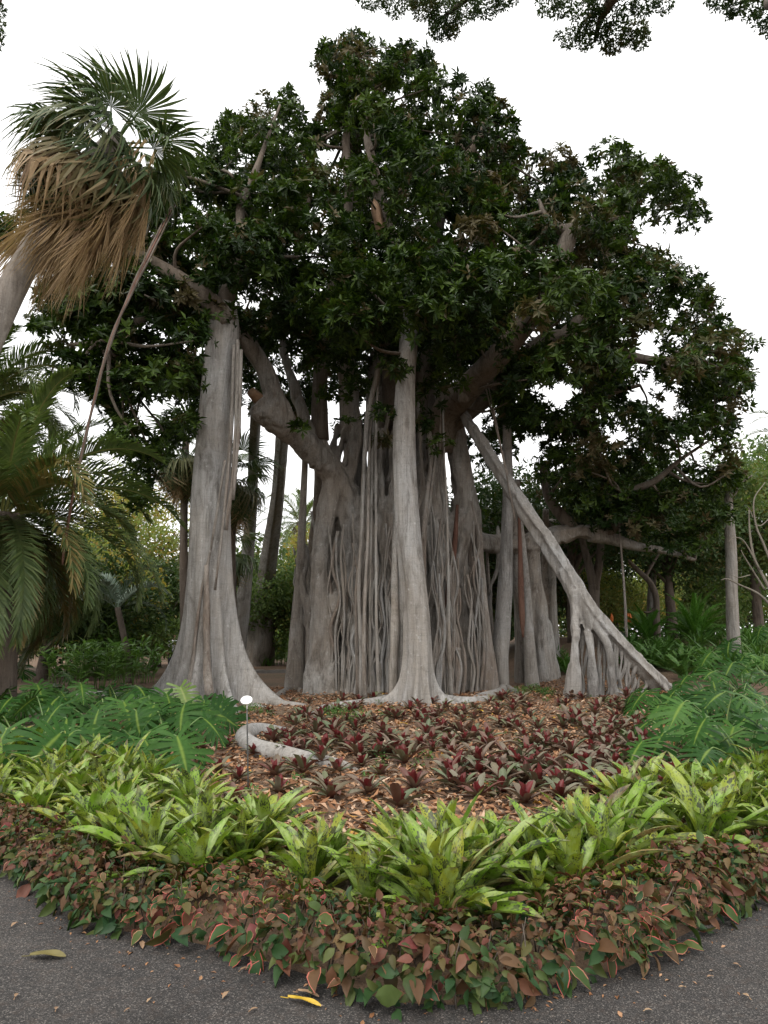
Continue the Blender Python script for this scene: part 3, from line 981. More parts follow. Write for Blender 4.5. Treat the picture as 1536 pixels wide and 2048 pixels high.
# free-hanging and clinging aerial roots in front of the braid
def hang(rows, foot=None, mat='bark_strand', seed=0, n=7):
    if foot:
        rows = upright(rows, foot_of(*foot)[1])
    r = pxrows(rows)
    if foot:
        r = r + [foot_of(*foot) + (rows[-1][3] * 1.3,)]
    V, F = tube(r, n=n, per=7, flutes=2, famp=.12, wob=.18, seed=seed)
    mk('aerial_root', V, F, M[mat], fig)


hang([(765, 690, 18.6, .05), (752, 760, 18.8, .09), (735, 840, 19.0, .10), (728, 950, 19.2, .06), (724, 1060, 19.2, .05), (718, 1180, 19.2, .06), (722, 1300, 19.2, .07)], (724, 1396), 'bark', 31)
hang([(758, 740, 18.7, .03), (752, 850, 18.8, .045), (752, 1000, 18.9, .045), (752, 1150, 18.9, .045), (754, 1280, 18.9, .05)], (758, 1398), 'bark', 32)
hang([(742, 820, 19.0, .04), (738, 930, 19.1, .04), (736, 1060, 19.1, .04), (730, 1200, 19.2, .05), (728, 1310, 19.1, .06)], (730, 1400), 'bark_strand', 33)
hang([(733, 860, 19.1, .05), (724, 980, 19.3, .05), (722, 1090, 19.3, .06), (712, 1200, 19.3, .05)], (716, 1394), 'bark_strand', 34)
hang([(748, 800, 18.9, .025), (744, 950, 19.0, .03), (742, 1100, 19.0, .03), (740, 1250, 19.0, .035)], (742, 1396), 'bark', 35)
hang([(886, 800, 19.6, .03), (888, 900, 19.6, .035), (893, 1000, 19.5, .035), (896, 1120, 19.4, .04), (898, 1260, 19.3, .05)], (902, 1396), 'bark', 36)
hang([(868, 870, 19.8, .05), (856, 980, 19.8, .07), (846, 1080, 19.7, .07), (838, 1180, 19.6, .07)], (830, 1392), 'bark_strand', 37)
hang([(874, 880, 19.8, .03), (862, 990, 19.7, .04), (850, 1090, 19.7, .04)], (846, 1390), 'bark_strand', 38)
hang([(790, 1010, 19.6, .06), (789, 1150, 19.4, .09), (789, 1260, 19.3, .12), (786, 1330, 19.3, .12)], (786, 1402), 'bark', 39)
hang([(798, 1080, 19.7, .05), (800, 1200, 19.5, .06), (801, 1300, 19.4, .07)], (804, 1400), 'bark_pale', 40)
hang([(964, 720, 18.6, .02), (985, 810, 18.6, .025), (1003, 900, 18.6, .03), (1020, 985, 18.6, .035), (1030, 1040, 18.6, .04)], None, 'bark_strand', 41)
hang([(960, 735, 18.7, .02), (978, 800, 18.7, .02), (998, 880, 18.7, .02), (1016, 950, 18.65, .02)], None, 'bark_strand', 42)
hang([(1238, 1040, 21.9, .03), (1244, 1120, 21.9, .035), (1250, 1200, 21.9, .04), (1252, 1250, 21.9, .05), (1254, 1275, 21.9, .03)], None, 'bark_strand', 43)
hang([(882, 810, 19.8, .02), (880, 900, 19.8, .02), (884, 960, 19.8, .02)], None, 'bark_strand', 44)
rh = np.random.default_rng(77)
for j in range(92):
    u = rh.uniform(-.98, .98)
    bx = 795 + 180 * u
    dep = 21.4 - 1.85 * math.sqrt(max(0, 1 - u * u)) - rh.uniform(0, .12)
    if u < -.45 or u > .35:
        dep -= .45
    fy = 1024 + FPX * tan(atan(EYE / dep) + PITCH)
    ty = rh.uniform(1000, 1200)
    r0 = rh.uniform(.02, .05)
    rows_ = [(bx + rh.uniform(-10, 10) + 10 * (1 - t) * -u, ty + (fy - ty) * t, dep + rh.uniform(-.03, .03) + .25 * (1 - t), r0 * rh.uniform(.7, 1.3)) for t in (0, .2, .4, .6, .8)]
    hang(rows_, (bx, fy), rh.choice(['bark_strand', 'bark', 'bark_strand', 'bark_pale']), 200 + j)
# the long rope-like aerial root out on the left
for k_, dx in enumerate((0, 5, -4)):
    hang([(352 + dx, 400, 16.6, .02), (326 + dx, 452, 15.2, .02), (300 + dx, 505, 14.2, .024), (262 + dx * .5, 585, 13.8, .03), (222 - dx * .4, 680, 13.6, .03), (195 + dx * .3, 775, 13.5, .027), (170 - dx * .3, 880, 13.4, .024), (148 + dx * .2, 980, 13.3, .027)] + ([(132, 1070, 13.2, .034), (125, 1130, 13.2, .02)] if k_ == 0 else []), None, 'bark_red' if k_ == 0 else 'bark_brown', 60 + k_)

# surface roots
def sroot(pxl, r0, r1, mat='bark_pale', up=.0, seed=0):
    pts = [G(a, b_) for a, b_ in pxl]
    rr = [(p[0], p[1], p[2] + up - .02 - (r1 * 1.1 if i_ == len(pts) - 1 else 0), r0 + (r1 - r0) * i_ / (len(pts) - 1)) for i_, p in enumerate(pts)]
    V, F = tube(rr, n=12, per=7, flutes=2, famp=.08, wob=.08, seed=seed)
    mk('surface_root', V, F, M[mat], fig)


sroot([(815, 1388), (775, 1402), (720, 1410), (665, 1414), (636, 1424), (622, 1440)], .2, .1, seed=1)
sroot([(855, 1390), (890, 1402), (940, 1404), (985, 1396), (1010, 1388)], .2, .08, seed=2)
sroot([(1004, 1374), (1000, 1386), (960, 1394), (930, 1400)], .2, .08, seed=3)
sroot([(1006, 1374), (1030, 1384), (1046, 1388)], .16, .08, seed=31)
sroot([(1046, 1350), (1070, 1358), (1092, 1364)], .18, .08, 'bark', seed=32)
cr_px = [(600, 1452), (560, 1461), (522, 1464), (494, 1471), (487, 1487), (512, 1503), (570, 1516), (630, 1526), (690, 1535), (735, 1545)]
cr_up = [-.17, -.05, .01, .03, .04, .04, .03, .005, -.03, -.12]
rr = [tuple(G(a, b_) + np.array([0, 0, u_])) + (r_,) for (a, b_), u_, r_ in zip(cr_px, cr_up, (.08, .11, .125, .135, .14, .135, .125, .11, .09, .06))]
V, F = tube(rr, n=14, per=8, flutes=2, famp=.06, wob=.06, seed=4)
mk('surface_root', V, F, M['bark_pale'], fig)
sroot([(505, 1385), (545, 1408), (590, 1412), (620, 1408)], .22, .07, seed=5)
sroot([(470, 1395), (500, 1412), (560, 1418)], .2, .08, seed=6)
sroot([(440, 1405), (470, 1424), (430, 1442), (400, 1455)], .16, .06, seed=7)
sroot([(355, 1385), (320, 1400), (250, 1394), (180, 1388), (90, 1388)], .2, .08, seed=8)
sroot([(395, 1395), (360, 1412), (330, 1440)], .18, .08, seed=9)
sroot([(590, 1375), (560, 1388), (548, 1394)], .14, .06, 'bark', seed=10)
sroot([(592, 1376), (620, 1390)], .12, .06, 'bark', seed=11)

# ---- crown
CROWN = [(130, 545), (62, 590), (52, 660), (100, 700), (105, 765), (185, 800), (215, 855), (185, 925), (235, 960), (250, 1045), (318, 1035), (330, 930), (365, 880), (420, 870), (490, 800), (530, 720), (600, 770), (640, 850), (720, 830),
         (780, 760), (850, 860), (900, 850), (960, 880), (1010, 900), (1080, 960), (1110, 1050), (1230, 1060), (1300, 1110), (1390, 1150), (1450, 1080), (1485, 980), (1480, 870), (1500, 790), (1530, 725), (1522, 678),
         (1480, 660), (1448, 645), (1442, 598), (1412, 560), (1392, 512), (1310, 488), (1395, 470), (1445, 445), (1432, 392), (1402, 345), (1355, 342), (1312, 282), (1262, 300), (1215, 268), (1152, 292), (1122, 252), (1088, 252),
         (1062, 312), (1030, 240), (1002, 182), (940, 142), (872, 132), (852, 82), (790, 85), (722, 58), (650, 72), (610, 118), (648, 175), (622, 258), (600, 192), (562, 162), (482, 202), (440, 240), (400, 300), (300, 320), (200, 400), (80, 430), (-20, 400), (-30, 520)]
HOLES = [(585, 765, 8), (1290, 705, 30), (1130, 800, 22), (1400, 905, 30), (1330, 820, 20), (345, 985, 40), (300, 850, 28), (1290, 480, 22), (690, 930, 34), (1190, 400, 12), (1175, 340, 14), (280, 640, 20), (620, 420, 12), (480, 330, 14), (1380, 1040, 16), (1230, 880, 22), (1060, 900, 20), (950, 840, 14), (460, 790, 10)]
poly = np.array(CROWN, float)


def inside(p):
    x, y = p[:, 0], p[:, 1]
    r = np.zeros(len(p), bool)
    j = len(poly) - 1
    for i_ in range(len(poly)):
        xi, yi, xj, yj = *poly[i_], *poly[j]
        c_ = ((yi > y) != (yj > y)) & (x < (xj - xi) * (y - yi) / (yj - yi + 1e-9) + xi)
        r ^= c_
        j = i_
    return r


def edge_dist(p):
    d = np.full(len(p), 1e9)
    for i_ in range(len(poly)):
        a, b_ = poly[i_ - 1], poly[i_]
        ab = b_ - a
        t = np.clip(((p - a) @ ab) / (ab @ ab), 0, 1)
        d = np.minimum(d, np.linalg.norm(p - (a + t[:, None] * ab), axis=1))
    return d


rgc = np.random.default_rng(21)
cand = np.stack([rgc.uniform(-30, 1540, 9000), rgc.uniform(50, 1160, 9000)], 1)
cand = cand[inside(cand)]
ed_ = edge_dist(cand)
clumps = []
for (px, py), e in zip(cand, ed_):
    if e < 16:
        continue
    if any((px - hx) ** 2 + (py - hy) ** 2 < (hr + 18) ** 2 for hx, hy, hr in HOLES):
        continue
    thick = min(1.0, e / 190.0)
    lowpart = sstep((py - 640) / 260.0)
    d0 = 20.0 + 1.2 * lowpart
    dep = d0 + rgc.uniform(-1, 1) * (.8 + 5.0 * thick * (1 - .55 * lowpart)) + rgc.normal(0, .3)
    if px < 420:
        dep = 16.5 + rgc.uniform(-2, 3) * (.3 + thick)
    # keep the lower middle clear so that the columns show
    if 380 < px < 1010 and py > 690 and dep < 20.5:
        continue
    if 455 < px < 980 and py > 760:
        continue
    if 1100 < px and py > 950 and dep < 21:
        dep = rgc.uniform(21, 24)
    rad = rgc.uniform(.42, .92)
    rad = min(rad, max(.35, e / FPX * dep * 1.05))
    c_ = P(px, py, dep)
    # spacing
    if any(np.sum((c_ - q_[0]) ** 2) < (.52 * (rad + q_[1])) ** 2 for q_ in clumps):
        continue
    clumps.append((c_, rad, (px, py)))
    if len(clumps) >= 700:
        break
# foliage behind the columns, under the far side of the crown
BACK = [(rgc.uniform(380, 1010), rgc.uniform(640, 900), rgc.uniform(23, 27), rgc.uniform(.6, .95)) for _ in range(70)]
BACK += [(rgc.uniform(455, 660), rgc.uniform(690, 840), rgc.uniform(24, 28), rgc.uniform(.5, .85)) for _ in range(30)]
BACK += [(rgc.uniform(225, 420), rgc.uniform(760, 1000), rgc.uniform(19, 24), rgc.uniform(.5, .8)) for _ in range(26)]
BACK += [(rgc.uniform(70, 300), rgc.uniform(560, 800), rgc.uniform(15, 19), rgc.uniform(.5, .8)) for _ in range(22)]
BACK += [(rgc.uniform(1000, 1300), rgc.uniform(720, 920), rgc.uniform(19.5, 24), rgc.uniform(.4, .75)) for _ in range(34)]
BACK += [(rgc.uniform(1000, 1480), rgc.uniform(800, 1080), rgc.uniform(21, 26), rgc.uniform(.5, .9)) for _ in range(20)]
for px, py, dep, rad in BACK:
    if any((px - hx) ** 2 + (py - hy) ** 2 < (hr + 26) ** 2 for hx, hy, hr in HOLES) or (470 < px < 660 and py > 845):
        continue
    clumps.append((P(px, py, dep), rad, (px, py)))
# a few low front sprays seen against the columns
for px, py, dep, rad in [(860, 640, 14.8, .7), (930, 620, 14.6, .7), (800, 640, 15.2, .6), (700, 650, 15.5, .7), (980, 560, 14.8, .7), (770, 660, 15.5, .45), (905, 700, 16.5, .5), (740, 580, 15, .7), (850, 540, 14.6, .8), (640, 620, 16, .7), (560, 640, 16.4, .6), (520, 560, 15.8, .7),
                         (640, 715, 18.4, .6), (690, 720, 18.2, .6), (715, 780, 18.8, .5), (665, 790, 19.2, .45), (730, 690, 17.6, .5), (860, 720, 17.8, .5), (868, 790, 18.6, .5), (850, 850, 18.9, .4), (610, 690, 18.2, .45), (540, 660, 17.6, .5), (840, 690, 17.4, .4), (690, 850, 19.4, .3), (895, 930, 19.9, .3), (740, 840, 19.2, .25),
                         (790, 740, 16.2, .35), (770, 830, 16.8, .3), (880, 890, 18.6, .35), (600, 860, 18.4, .25), (690, 1010, 20.0, .22), (760, 880, 18.6, .25), (905, 760, 17.6, .45), (1020, 720, 17.2, .4), (430, 560, 15.4, .5), (1180, 440, 16.2, .5), (1070, 470, 16.2, .6), (1200, 1060, 21.8, .3)]:
    clumps.append((P(px, py, dep), rad, (px, py)))

pos, axs, typ_, rnd_ = [], [], [], []
for c_, rad, (px, py) in clumps:
    brown = .0
    if px > 1050:
        brown = .30
    elif px > 950 and py < 500:
        brown = .22
    else:
        brown = .07
    nr = int(rgc.uniform(30, 52) * (rad / .7) ** 2) + 6
    d = nrm(rgc.normal(size=(nr, 3)))
    d[:, 2] = np.where(d[:, 2] < -.5, -d[:, 2], d[:, 2])
    rr = rad * rgc.uniform(.35, 1.0, nr) ** .5
    p = c_ + d * rr[:, None] * np.array([1.15, 1.15, .85])
    ax = nrm(d * .8 + np.array([0, 0, .45]) + rgc.normal(0, .25, (nr, 3)))
    isb = rgc.random() < brown
    pos.append(p)
    axs.append(ax)
    typ_.append((rgc.random(nr) < (.75 if isb else .04)).astype(float))
    rnd_.append(np.clip(rgc.uniform(.1, .9) + rgc.normal(0, .22, nr), 0, 1))
pos, axs, typ_, rnd_ = np.vstack(pos), np.vstack(axs), np.concatenate(typ_), np.concatenate(rnd_)
pp = proj(pos)
keep = inside(pp + rgc.normal(0, 7, pp.shape))
for hx, hy, hr in HOLES:
    keep &= ((pp[:, 0] - hx) ** 2 + (pp[:, 1] - hy) ** 2) > (hr * rgc.uniform(.45, 1.05, len(pp))) ** 2
low = np.concatenate([[False] * 0, (pp[:, 1] > 760)])
front_sprays = (pos[:, 1] < 17.5) | (pos[:, 1] < 19.2)
keep |= (pp[:, 1] > 600) & (pp[:, 0] > 500) & (pp[:, 0] < 1000) & (front_sprays | (pos[:, 1] > 22.5))
pos, axs, typ_, rnd_ = pos[keep], axs[keep], typ_[keep], rnd_[keep]


def rosettes(pos, axs, rnd, typ, nl=9, lmin=.15, lmax=.25, rg_=rgc, tmpl=FIG_LEAF, tilt=(.7, 1.75)):
    n = len(pos)
    u = nrm(np.cross(axs, np.array([.31, .2, .93])))
    w = np.cross(axs, u)
    P_, D_, N_, R_, T_, L_ = [], [], [], [], [], []
    ph0 = rg_.uniform(0, 6.28, n)
    size_f = rg_.choice([.7, .9, 1.0, 1.15, 1.4], n)
    for j in range(nl):
        ph = ph0 + j * 2.39996
        ti = rg_.uniform(tilt[0], tilt[1], n)
        d = axs * np.cos(ti)[:, None] + (u * np.cos(ph)[:, None] + w * np.sin(ph)[:, None]) * np.sin(ti)[:, None]
        d[:, 2] -= .12
        P_.append(pos + axs * (rg_.uniform(-.05, .05, n))[:, None])
        D_.append(d)
        N_.append(nrm(axs + rg_.normal(0, .3, (n, 3))))
        R_.append(np.clip(rnd + rg_.normal(0, .12, n), 0.01, .99))
        T_.append(typ)
        L_.append(rg_.uniform(lmin, lmax, n) * size_f)
    P_, D_, N_ = np.vstack(P_), np.vstack(D_), np.vstack(N_)
    return scatter(tmpl, P_, frames(D_, N_), np.concatenate(L_), np.concatenate(R_), np.concatenate(T_))


V, F, T = rosettes(pos, axs, rnd_, typ_)
print('fig rosettes', len(pos), 'clumps', len(clumps))
crown = mk('crown', V, [F], M['fig_leaf'], fig, T, smooth=False)
# branches out to the clumps
LP = np.vstack(LIMBS)
for c_, rad, (px, py) in clumps[:300]:
    d2 = ((LP[:, :3] - c_) ** 2).sum(1) + np.where(LP[:, 2] > c_[2] + .5, 6, 0)
    s_ = LP[np.argmin(d2)]
    if math.sqrt(d2.min()) > 6:
        continue
    a, b_ = s_[:3], c_
    mid_ = (a + b_) / 2 + rgc.normal(0, .18, 3) - np.array([0, 0, .1])
    chk = proj(np.array([a + (b_ - a) * t for t in (.25, .5, .75)] + [mid_]))
    if not inside(chk).all() or edge_dist(chk).min() < 14:
        continue
    r0 = min(.06, s_[3] * .7)
    V, F = tube([tuple(a) + (r0,), tuple(mid_) + (r0 * .7,), tuple(b_) + (r0 * .3,)], n=5, per=4, wob=.1)
    mk('branch', V, F, M['bark_limb'], fig)

# ------------------------------------------------------------------ palms
def fan_leaf(rg_, R=.75, spread=2.0, nseg=34, droop=.5, stiff=.55, petiole=.6, dead=False):
    """A fan palm leaf: petiole along +X from the origin, fan beyond it. Normal +Z. V, F, tint."""
    parts = []
    V, Q, T = [], [], []
    # petiole
    hub = np.array([petiole, 0, 0])
    for k in range(nseg):
        a = -spread + 2 * spread * (k + .5) / nseg
        L = R * (1 - .18 * (abs(a) / spread) ** 2) * rg_.uniform(.9, 1.08)
        d = np.array([cos(a), sin(a), 0])
        s = np.array([-sin(a), cos(a), 0])
        wmax = 2 * spread / nseg * R * .52 * .5
        base = len(V)
        rv = rg_.random()
        dr = droop * rg_.uniform(.5, 1.5)
        side = rg_.normal(0, .05)
        for t in (0, .3, .55, .75, .9, 1.0):
            w = wmax * (t / .55 if t < .55 else (1 - (t - .55) / .45 * .97))
            bend = max(0, t - stiff)
            c_ = hub + d * (L * (t - .35 * dr * bend * bend)) + np.array([0, 0, -dr * L * bend ** 1.6 * 1.5 - .12 * L * (a / spread) ** 2 * t]) + s * side * t * t
            fold = .35 * w * (1 if k % 2 else -1)
            V += [c_ - s * w + np.array([0, 0, fold]), c_ + s * w - np.array([0, 0, fold])]
            T += [(rv, 1, t, 1.0 if dead else 0.0)] * 2
        for i_ in range(5):
            a0 = base + 2 * i_
            Q.append((a0, a0 + 1, a0 + 3, a0 + 2))
    b0 = len(V)
    for t in (0, .5, 1):
        for s_ in (-1, 1):
            V.append((petiole * t, s_ * (.022 - .01 * t), -.02 * sin(pi * t)))
            T.append((.5, .2, .2, 1.0 if dead else 0.0))
    Q += [(b0, b0 + 1, b0 + 3, b0 + 2), (b0 + 2, b0 + 3, b0 + 5, b0 + 4)]
    return np.array(V, float), np.array(Q), np.array(T)


def place(V, pos, d, n, s=1.0):
    Rm = frames(np.array([d]), np.array([n]))[0]
    return (V * s) @ Rm.T + np.asarray(pos)


def fan_palm(name, label, base, trunk_rows, n_live, n_dead, R, seed, mat_trunk='palm_trunk', group=None, dead_dir=(0, 0, -1), dead_len=1.0, leaf_el=(-50, 85), petiole=.8, droop=.5, skirt=()):
    rg_ = np.random.default_rng(seed)
    t = thing(name, label, 'palm tree', base, group=group)
    V, F = tube(trunk_rows, n=20, per=10, wob=.02, seed=seed)
    mk('trunk', V, F, M[mat_trunk], t)
    top = np.array(trunk_rows[-1][:3])
    axis = nrm(top - np.array(trunk_rows[-2][:3]))
    u = nrm(np.cross(axis, [0.2, 1, .1]))
    w = np.cross(axis, u)
    for j in range(n_live):
        az = j * 2.39996 + rg_.uniform(-.3, .3)
        f = j / max(1, n_live - 1)
        el = radians(leaf_el[1] + (leaf_el[0] - leaf_el[1]) * f ** .5 + rg_.uniform(-9, 9))
        d = axis * sin(el) + (u * cos(az) + w * sin(az)) * cos(el)
        if el < 0:
            d = nrm(d + np.array([0, 0, -.15]))
        nn = nrm(axis * cos(el) - (u * cos(az) + w * sin(az)) * sin(el))
        V, Q, T = fan_leaf(rg_, R * rg_.uniform(.88, 1.1), 1.75 + .25 * f, 36, droop * (.5 + .9 * f), .45, petiole * rg_.uniform(.8, 1.15))
        T[:, 3] = np.clip((f - .35) * 2.0, 0, 1) * (rg_.random() < .5)
        st = top - axis * (.05 + .45 * f)
        mk('leaf', place(V, st, d, nn), [Q], M['fan_leaf'], t, T, smooth=False)
    dd0 = nrm(np.array(dead_dir))
    for j in range(n_dead):
        az = j * 2.39996
        rad_ = u * cos(az) + w * sin(az)
        if skirt and rad_[1] < -.1:
            rad_ = -rad_
        d = nrm(dd0 + rad_ * rg_.uniform(.04, .34) + rg_.normal(0, .09, 3))
        V, Q, T = fan_leaf(rg_, R * dead_len * rg_.uniform(.9, 1.2), rg_.uniform(.13, .30), 26, .12, .5, petiole * rg_.uniform(.5, 1.3), dead=True)
        st = top - axis * rg_.uniform(.0, 1.1) + rad_ * .17 + (np.array(skirt) * rg_.random() if skirt else 0)
        mk('dead_leaf', place(V, st, d, nrm(rad_ + .01)), [Q], M['fan_leaf'], t, T, smooth=False)
    return t


# the leaning fan palm on the left, close to the path
fp_rows = [P(-60, 760, 7.6), P(0, 625, 7.7), P(60, 510, 7.8), P(115, 415, 7.9), P(175, 340, 8.0), P(238, 278, 8.1)]
p0 = fp_rows[0]
base = np.array([p0[0] - .95, 7.4, -.05])
mid_ = p0 * .5 + base * .5 + np.array([-.08, 0, 0])
rows_ = [tuple(base) + (.27,), tuple(mid_) + (.20,)] + [tuple(p) + (r,) for p, r in zip(fp_rows, (.185, .175, .16, .15, .15, .16))]
trunk_down = nrm(fp_rows[1] - fp_rows[5])
fan_palm('fan_palm', 'tall leaning fan palm with a thick skirt of dry brown leaves', base, rows_, 46, 84, .78, 3, dead_dir=tuple(trunk_down + np.array([.14, -.12, -.1])), dead_len=1.7, petiole=.6, leaf_el=(-60, 74), droop=1.25, skirt=(.6, -.05, -.05))
# two dark fan palms behind the buttressed column
for k_, (px, cy, fy, dp, nl, lab) in enumerate([(372, 885, 1330, 27.0, 24, 'slim dark fan palm standing left behind the buttressed fig column'), (468, 940, 1330, 28.0, 26, 'slim dark fan palm with drooping fans between the grey fig columns'),
                                               (442, 1085, 1330, 31.0, 18, 'short dark fan palm low behind the buttressed fig column')]):
    tp = P(px, cy, dp)
    b_ = np.array([P(px + 4, fy, dp)[0], dp, -.05])
    fan_palm('fan_palm', lab, b_, [tuple(b_) + (.24,), tuple(b_ * .5 + tp * .5 + np.array([-.12, 0, 0])) + (.17,), tuple(tp - np.array([0, 0, .4])) + (.15,), tuple(tp) + (.13,)], nl + 8, 14, 1.35, 40 + k_, 'bark_brown', leaf_el=(-75, 75), petiole=.95, droop=1.2)


def frond(rg_, L=4.0, arch=1.0, nl=62, ll=.5, base_t=.08, w=.028, vee=.5, dead=False, yellow=0.0, tipdroop=.3):
    """Feather frond in the XZ plane: starts at the origin along +X rising, arches down. V, F, tint."""
    V, Q, T = [], [], []
    m = 22
    cen = []
    x = z = 0.0
    a = arch * .5
    for i_ in range(m + 1):
        t = i_ / m
        cen.append((x, 0, z, a))
        ang = a - (arch * 1.25) * t ** 1.25 - tipdroop * t ** 3
        x += cos(ang) * L / m
        z += sin(ang) * L / m
        cen[-1] = (cen[-1][0], 0, cen[-1][2], ang)
    cen = np.array(cen)
    # rachis
    for i_ in range(m + 1):
        t = i_ / m
        rw = .035 * (1 - .85 * t) * L / 4
        for s_, zz in ((-1, 0), (0, -rw), (1, 0)):
            V.append((cen[i_, 0], s_ * rw, cen[i_, 2] + zz))
            T.append((.6, 0, t, 1.0 if dead else .35))
    for i_ in range(m):
        for k in (0, 1):
            a0 = i_ * 3 + k
            Q.append((a0, a0 + 1, a0 + 4, a0 + 3))
    tt = np.linspace(base_t, .995, nl)
    for j, t in enumerate(tt):
        f = t * m
        i_ = min(m - 1, int(f))
        c_ = cen[i_] + (cen[i_ + 1] - cen[i_]) * (f - i_)
        ang = c_[3]
        fw = np.array([cos(ang), 0, sin(ang)])
        up = np.array([-sin(ang), 0, cos(ang)])
        l_ = ll * (min(1, .35 + t * 3.2)) * (1 - .55 * max(0, t - .55) / .45) * rg_.uniform(.88, 1.1)
        fa = .95 - .55 * t + rg_.normal(0, .07)
        for s_ in (-1, 1):
            d = nrm(fw * cos(fa) + np.array([0, s_, 0]) * sin(fa) + up * (vee * rg_.uniform(.5, 1.2)))
            sd = nrm(np.cross(d, up)) * (w * .5)
            b0 = len(V)
            p_ = c_[:3]
            dr = rg_.uniform(.05, .35)
            q1 = p_ + d * l_ * .45
            q2 = p_ + d * l_ + np.array([0, 0, -dr * l_])
            V += [p_ - sd * .5, p_ + sd * .5, q1 - sd, q1 + sd, q2 - sd * .12, q2 + sd * .12]
            ty = 1.0 if dead else (yellow if rg_.random() < .6 else 0.0)
            rv = rg_.random()
            T += [(rv, 1, t, ty)] * 6
            Q += [(b0, b0 + 1, b0 + 3, b0 + 2), (b0 + 2, b0 + 3, b0 + 5, b0 + 4)]
    return np.array(V, float), np.array(Q), np.array(T, float)


def feather_palm(name, label, base, top, r0, r1, n, L, seed, arch=(1.0, 1.7), el=(85, -40), ll=.5, group=None, mat='palm_leaf', dead_n=0, nl=62, w=.028, cat='palm tree', yellow=.15, vee=.5, az_list=None, trunk_mat='bark_brown', extra=()):
    rg_ = np.random.default_rng(seed)
    t = thing(name, label, cat, base, group=group)
    base, top = np.array(base, float), np.array(top, float)
    if r0:
        mid__ = base * .5 + top * .5 + np.array([rg_.uniform(-.1, .1), 0, 0])
        V, F = tube([tuple(base) + (r0 * 1.15,), tuple(mid__) + (r0,), tuple(top) + (r1,)], n=16, per=10, flutes=7, famp=.05, wob=.06, seed=seed)
        mk('trunk', V, F, M[trunk_mat], t)
    specs = []
    for j in range(n):
        f = j / max(1, n - 1)
        az = j * 2.39996 + rg_.uniform(-.25, .25)
        specs.append((az, el[0] + (el[1] - el[0]) * f + rg_.uniform(-7, 7), L * rg_.uniform(.85, 1.1), arch[0] + (arch[1] - arch[0]) * rg_.random(), False, yellow if rg_.random() < .3 else 0))
    for j in range(dead_n):
        specs.append((rg_.uniform(0, 6.28), rg_.uniform(-70, -35), L * .8, .5, True, 0))
    specs += list(extra)
    for az, e, l_, ar, dead, ye in specs:
        V, Q, T = frond(rg_, l_, ar, nl, ll, .1, w, vee, dead, ye)
        # tilt so that the frond leaves at elevation e
        e_ = radians(e) - ar * .5
        ca, sa = cos(e_), sin(e_)
        V = np.stack([V[:, 0] * ca - V[:, 2] * sa, V[:, 1], V[:, 0] * sa + V[:, 2] * ca], 1)
        roll = rg_.normal(0, .25)
        V[:, 1], V[:, 2] = V[:, 1] * cos(roll) - .0, V[:, 2] + V[:, 1] * sin(roll)
        ca, sa = cos(az), sin(az)
        V = np.stack([V[:, 0] * ca - V[:, 1] * sa, V[:, 0] * sa + V[:, 1] * ca, V[:, 2]], 1) + top + np.array([cos(az), sin(az), 0]) * r1 * .7
        mk('frond', V, [Q], M[mat], t, T, smooth=False)
    return t


b_ = np.array([P(-10, 1300, 14.0)[0], 14.0, -.05])
feather_palm('date_palm', 'low date palm with dark fronds sweeping down to the ground', b_, P(0, 1030, 14.0), .42, .45, 72, 3.7, 5, arch=(.9, 1.6), el=(78, -50), ll=.60, dead_n=4, yellow=.8, nl=92, w=.044)
b_ = np.array([P(-40, 1300, 17.5)[0], 17.5, -.05])
feather_palm('date_palm', 'taller date palm rising behind the low one, with arching fronds', b_, P(-45, 815, 17.5), .36, .4, 50, 4.0, 6, arch=(1.1, 1.8), el=(80, -40), ll=.6, dead_n=6, nl=86, w=.044)
b_ = np.array([P(600, 1300, 46)[0], 46, -.05])
feather_palm('date_palm', 'distant date palm seen between the fig columns', b_, P(604, 1045, 46), .45, .4, 38, 3.9, 7, ll=.55, nl=40, w=.06, dead_n=5)
b_ = np.array([P(1600, 1290, 40)[0], 40, 1.4])
feather_palm('date_palm', 'pale distant date palm drooping over the garden beyond the straight trunk', b_, P(1608, 880, 40), .4, .4, 26, 4.2, 8, ll=.6, nl=40, w=.06)
b_ = np.array([P(265, 1290, 24)[0], 24, -.05])
feather_palm('feather_palm', 'young blue-green feather palm in front of the dark shrubs', b_, P(235, 1215, 24), .12, .1, 9, 2.6, 9, arch=(1.0, 1.6), el=(80, 20), ll=.42, mat='silver', nl=44, w=.04)

# cycads on the rise to the right
def cycad(px, py, L, n, seed, label, el=(88, 25)):
    g = G(px, py)
    feather_palm('cycad', label, tuple(g - np.array([0, 0, .05])), tuple(g + np.array([0, 0, .25])), .16, .15, n, L, seed, arch=(.35, .7), el=el, ll=.26, mat='cycad', nl=48, w=.035, cat='cycad', vee=.35, trunk_mat='bark_brown')


cycad(1392, 1284, 2.1, 34, 11, 'large bright green cycad with stiff upright fronds beside the straight trunk')
cycad(1300, 1292, 1.5, 26, 12, 'small green cycad at the foot of the thin bent tree')
cycad(1345, 1275, 1.3, 20, 13, 'dark cycad half hidden between two larger cycads')

# ------------------------------------------------------------------ trees beyond
TREE_LEAF = leaf_tmpl(1, .5, 2, .1, .15, .45)


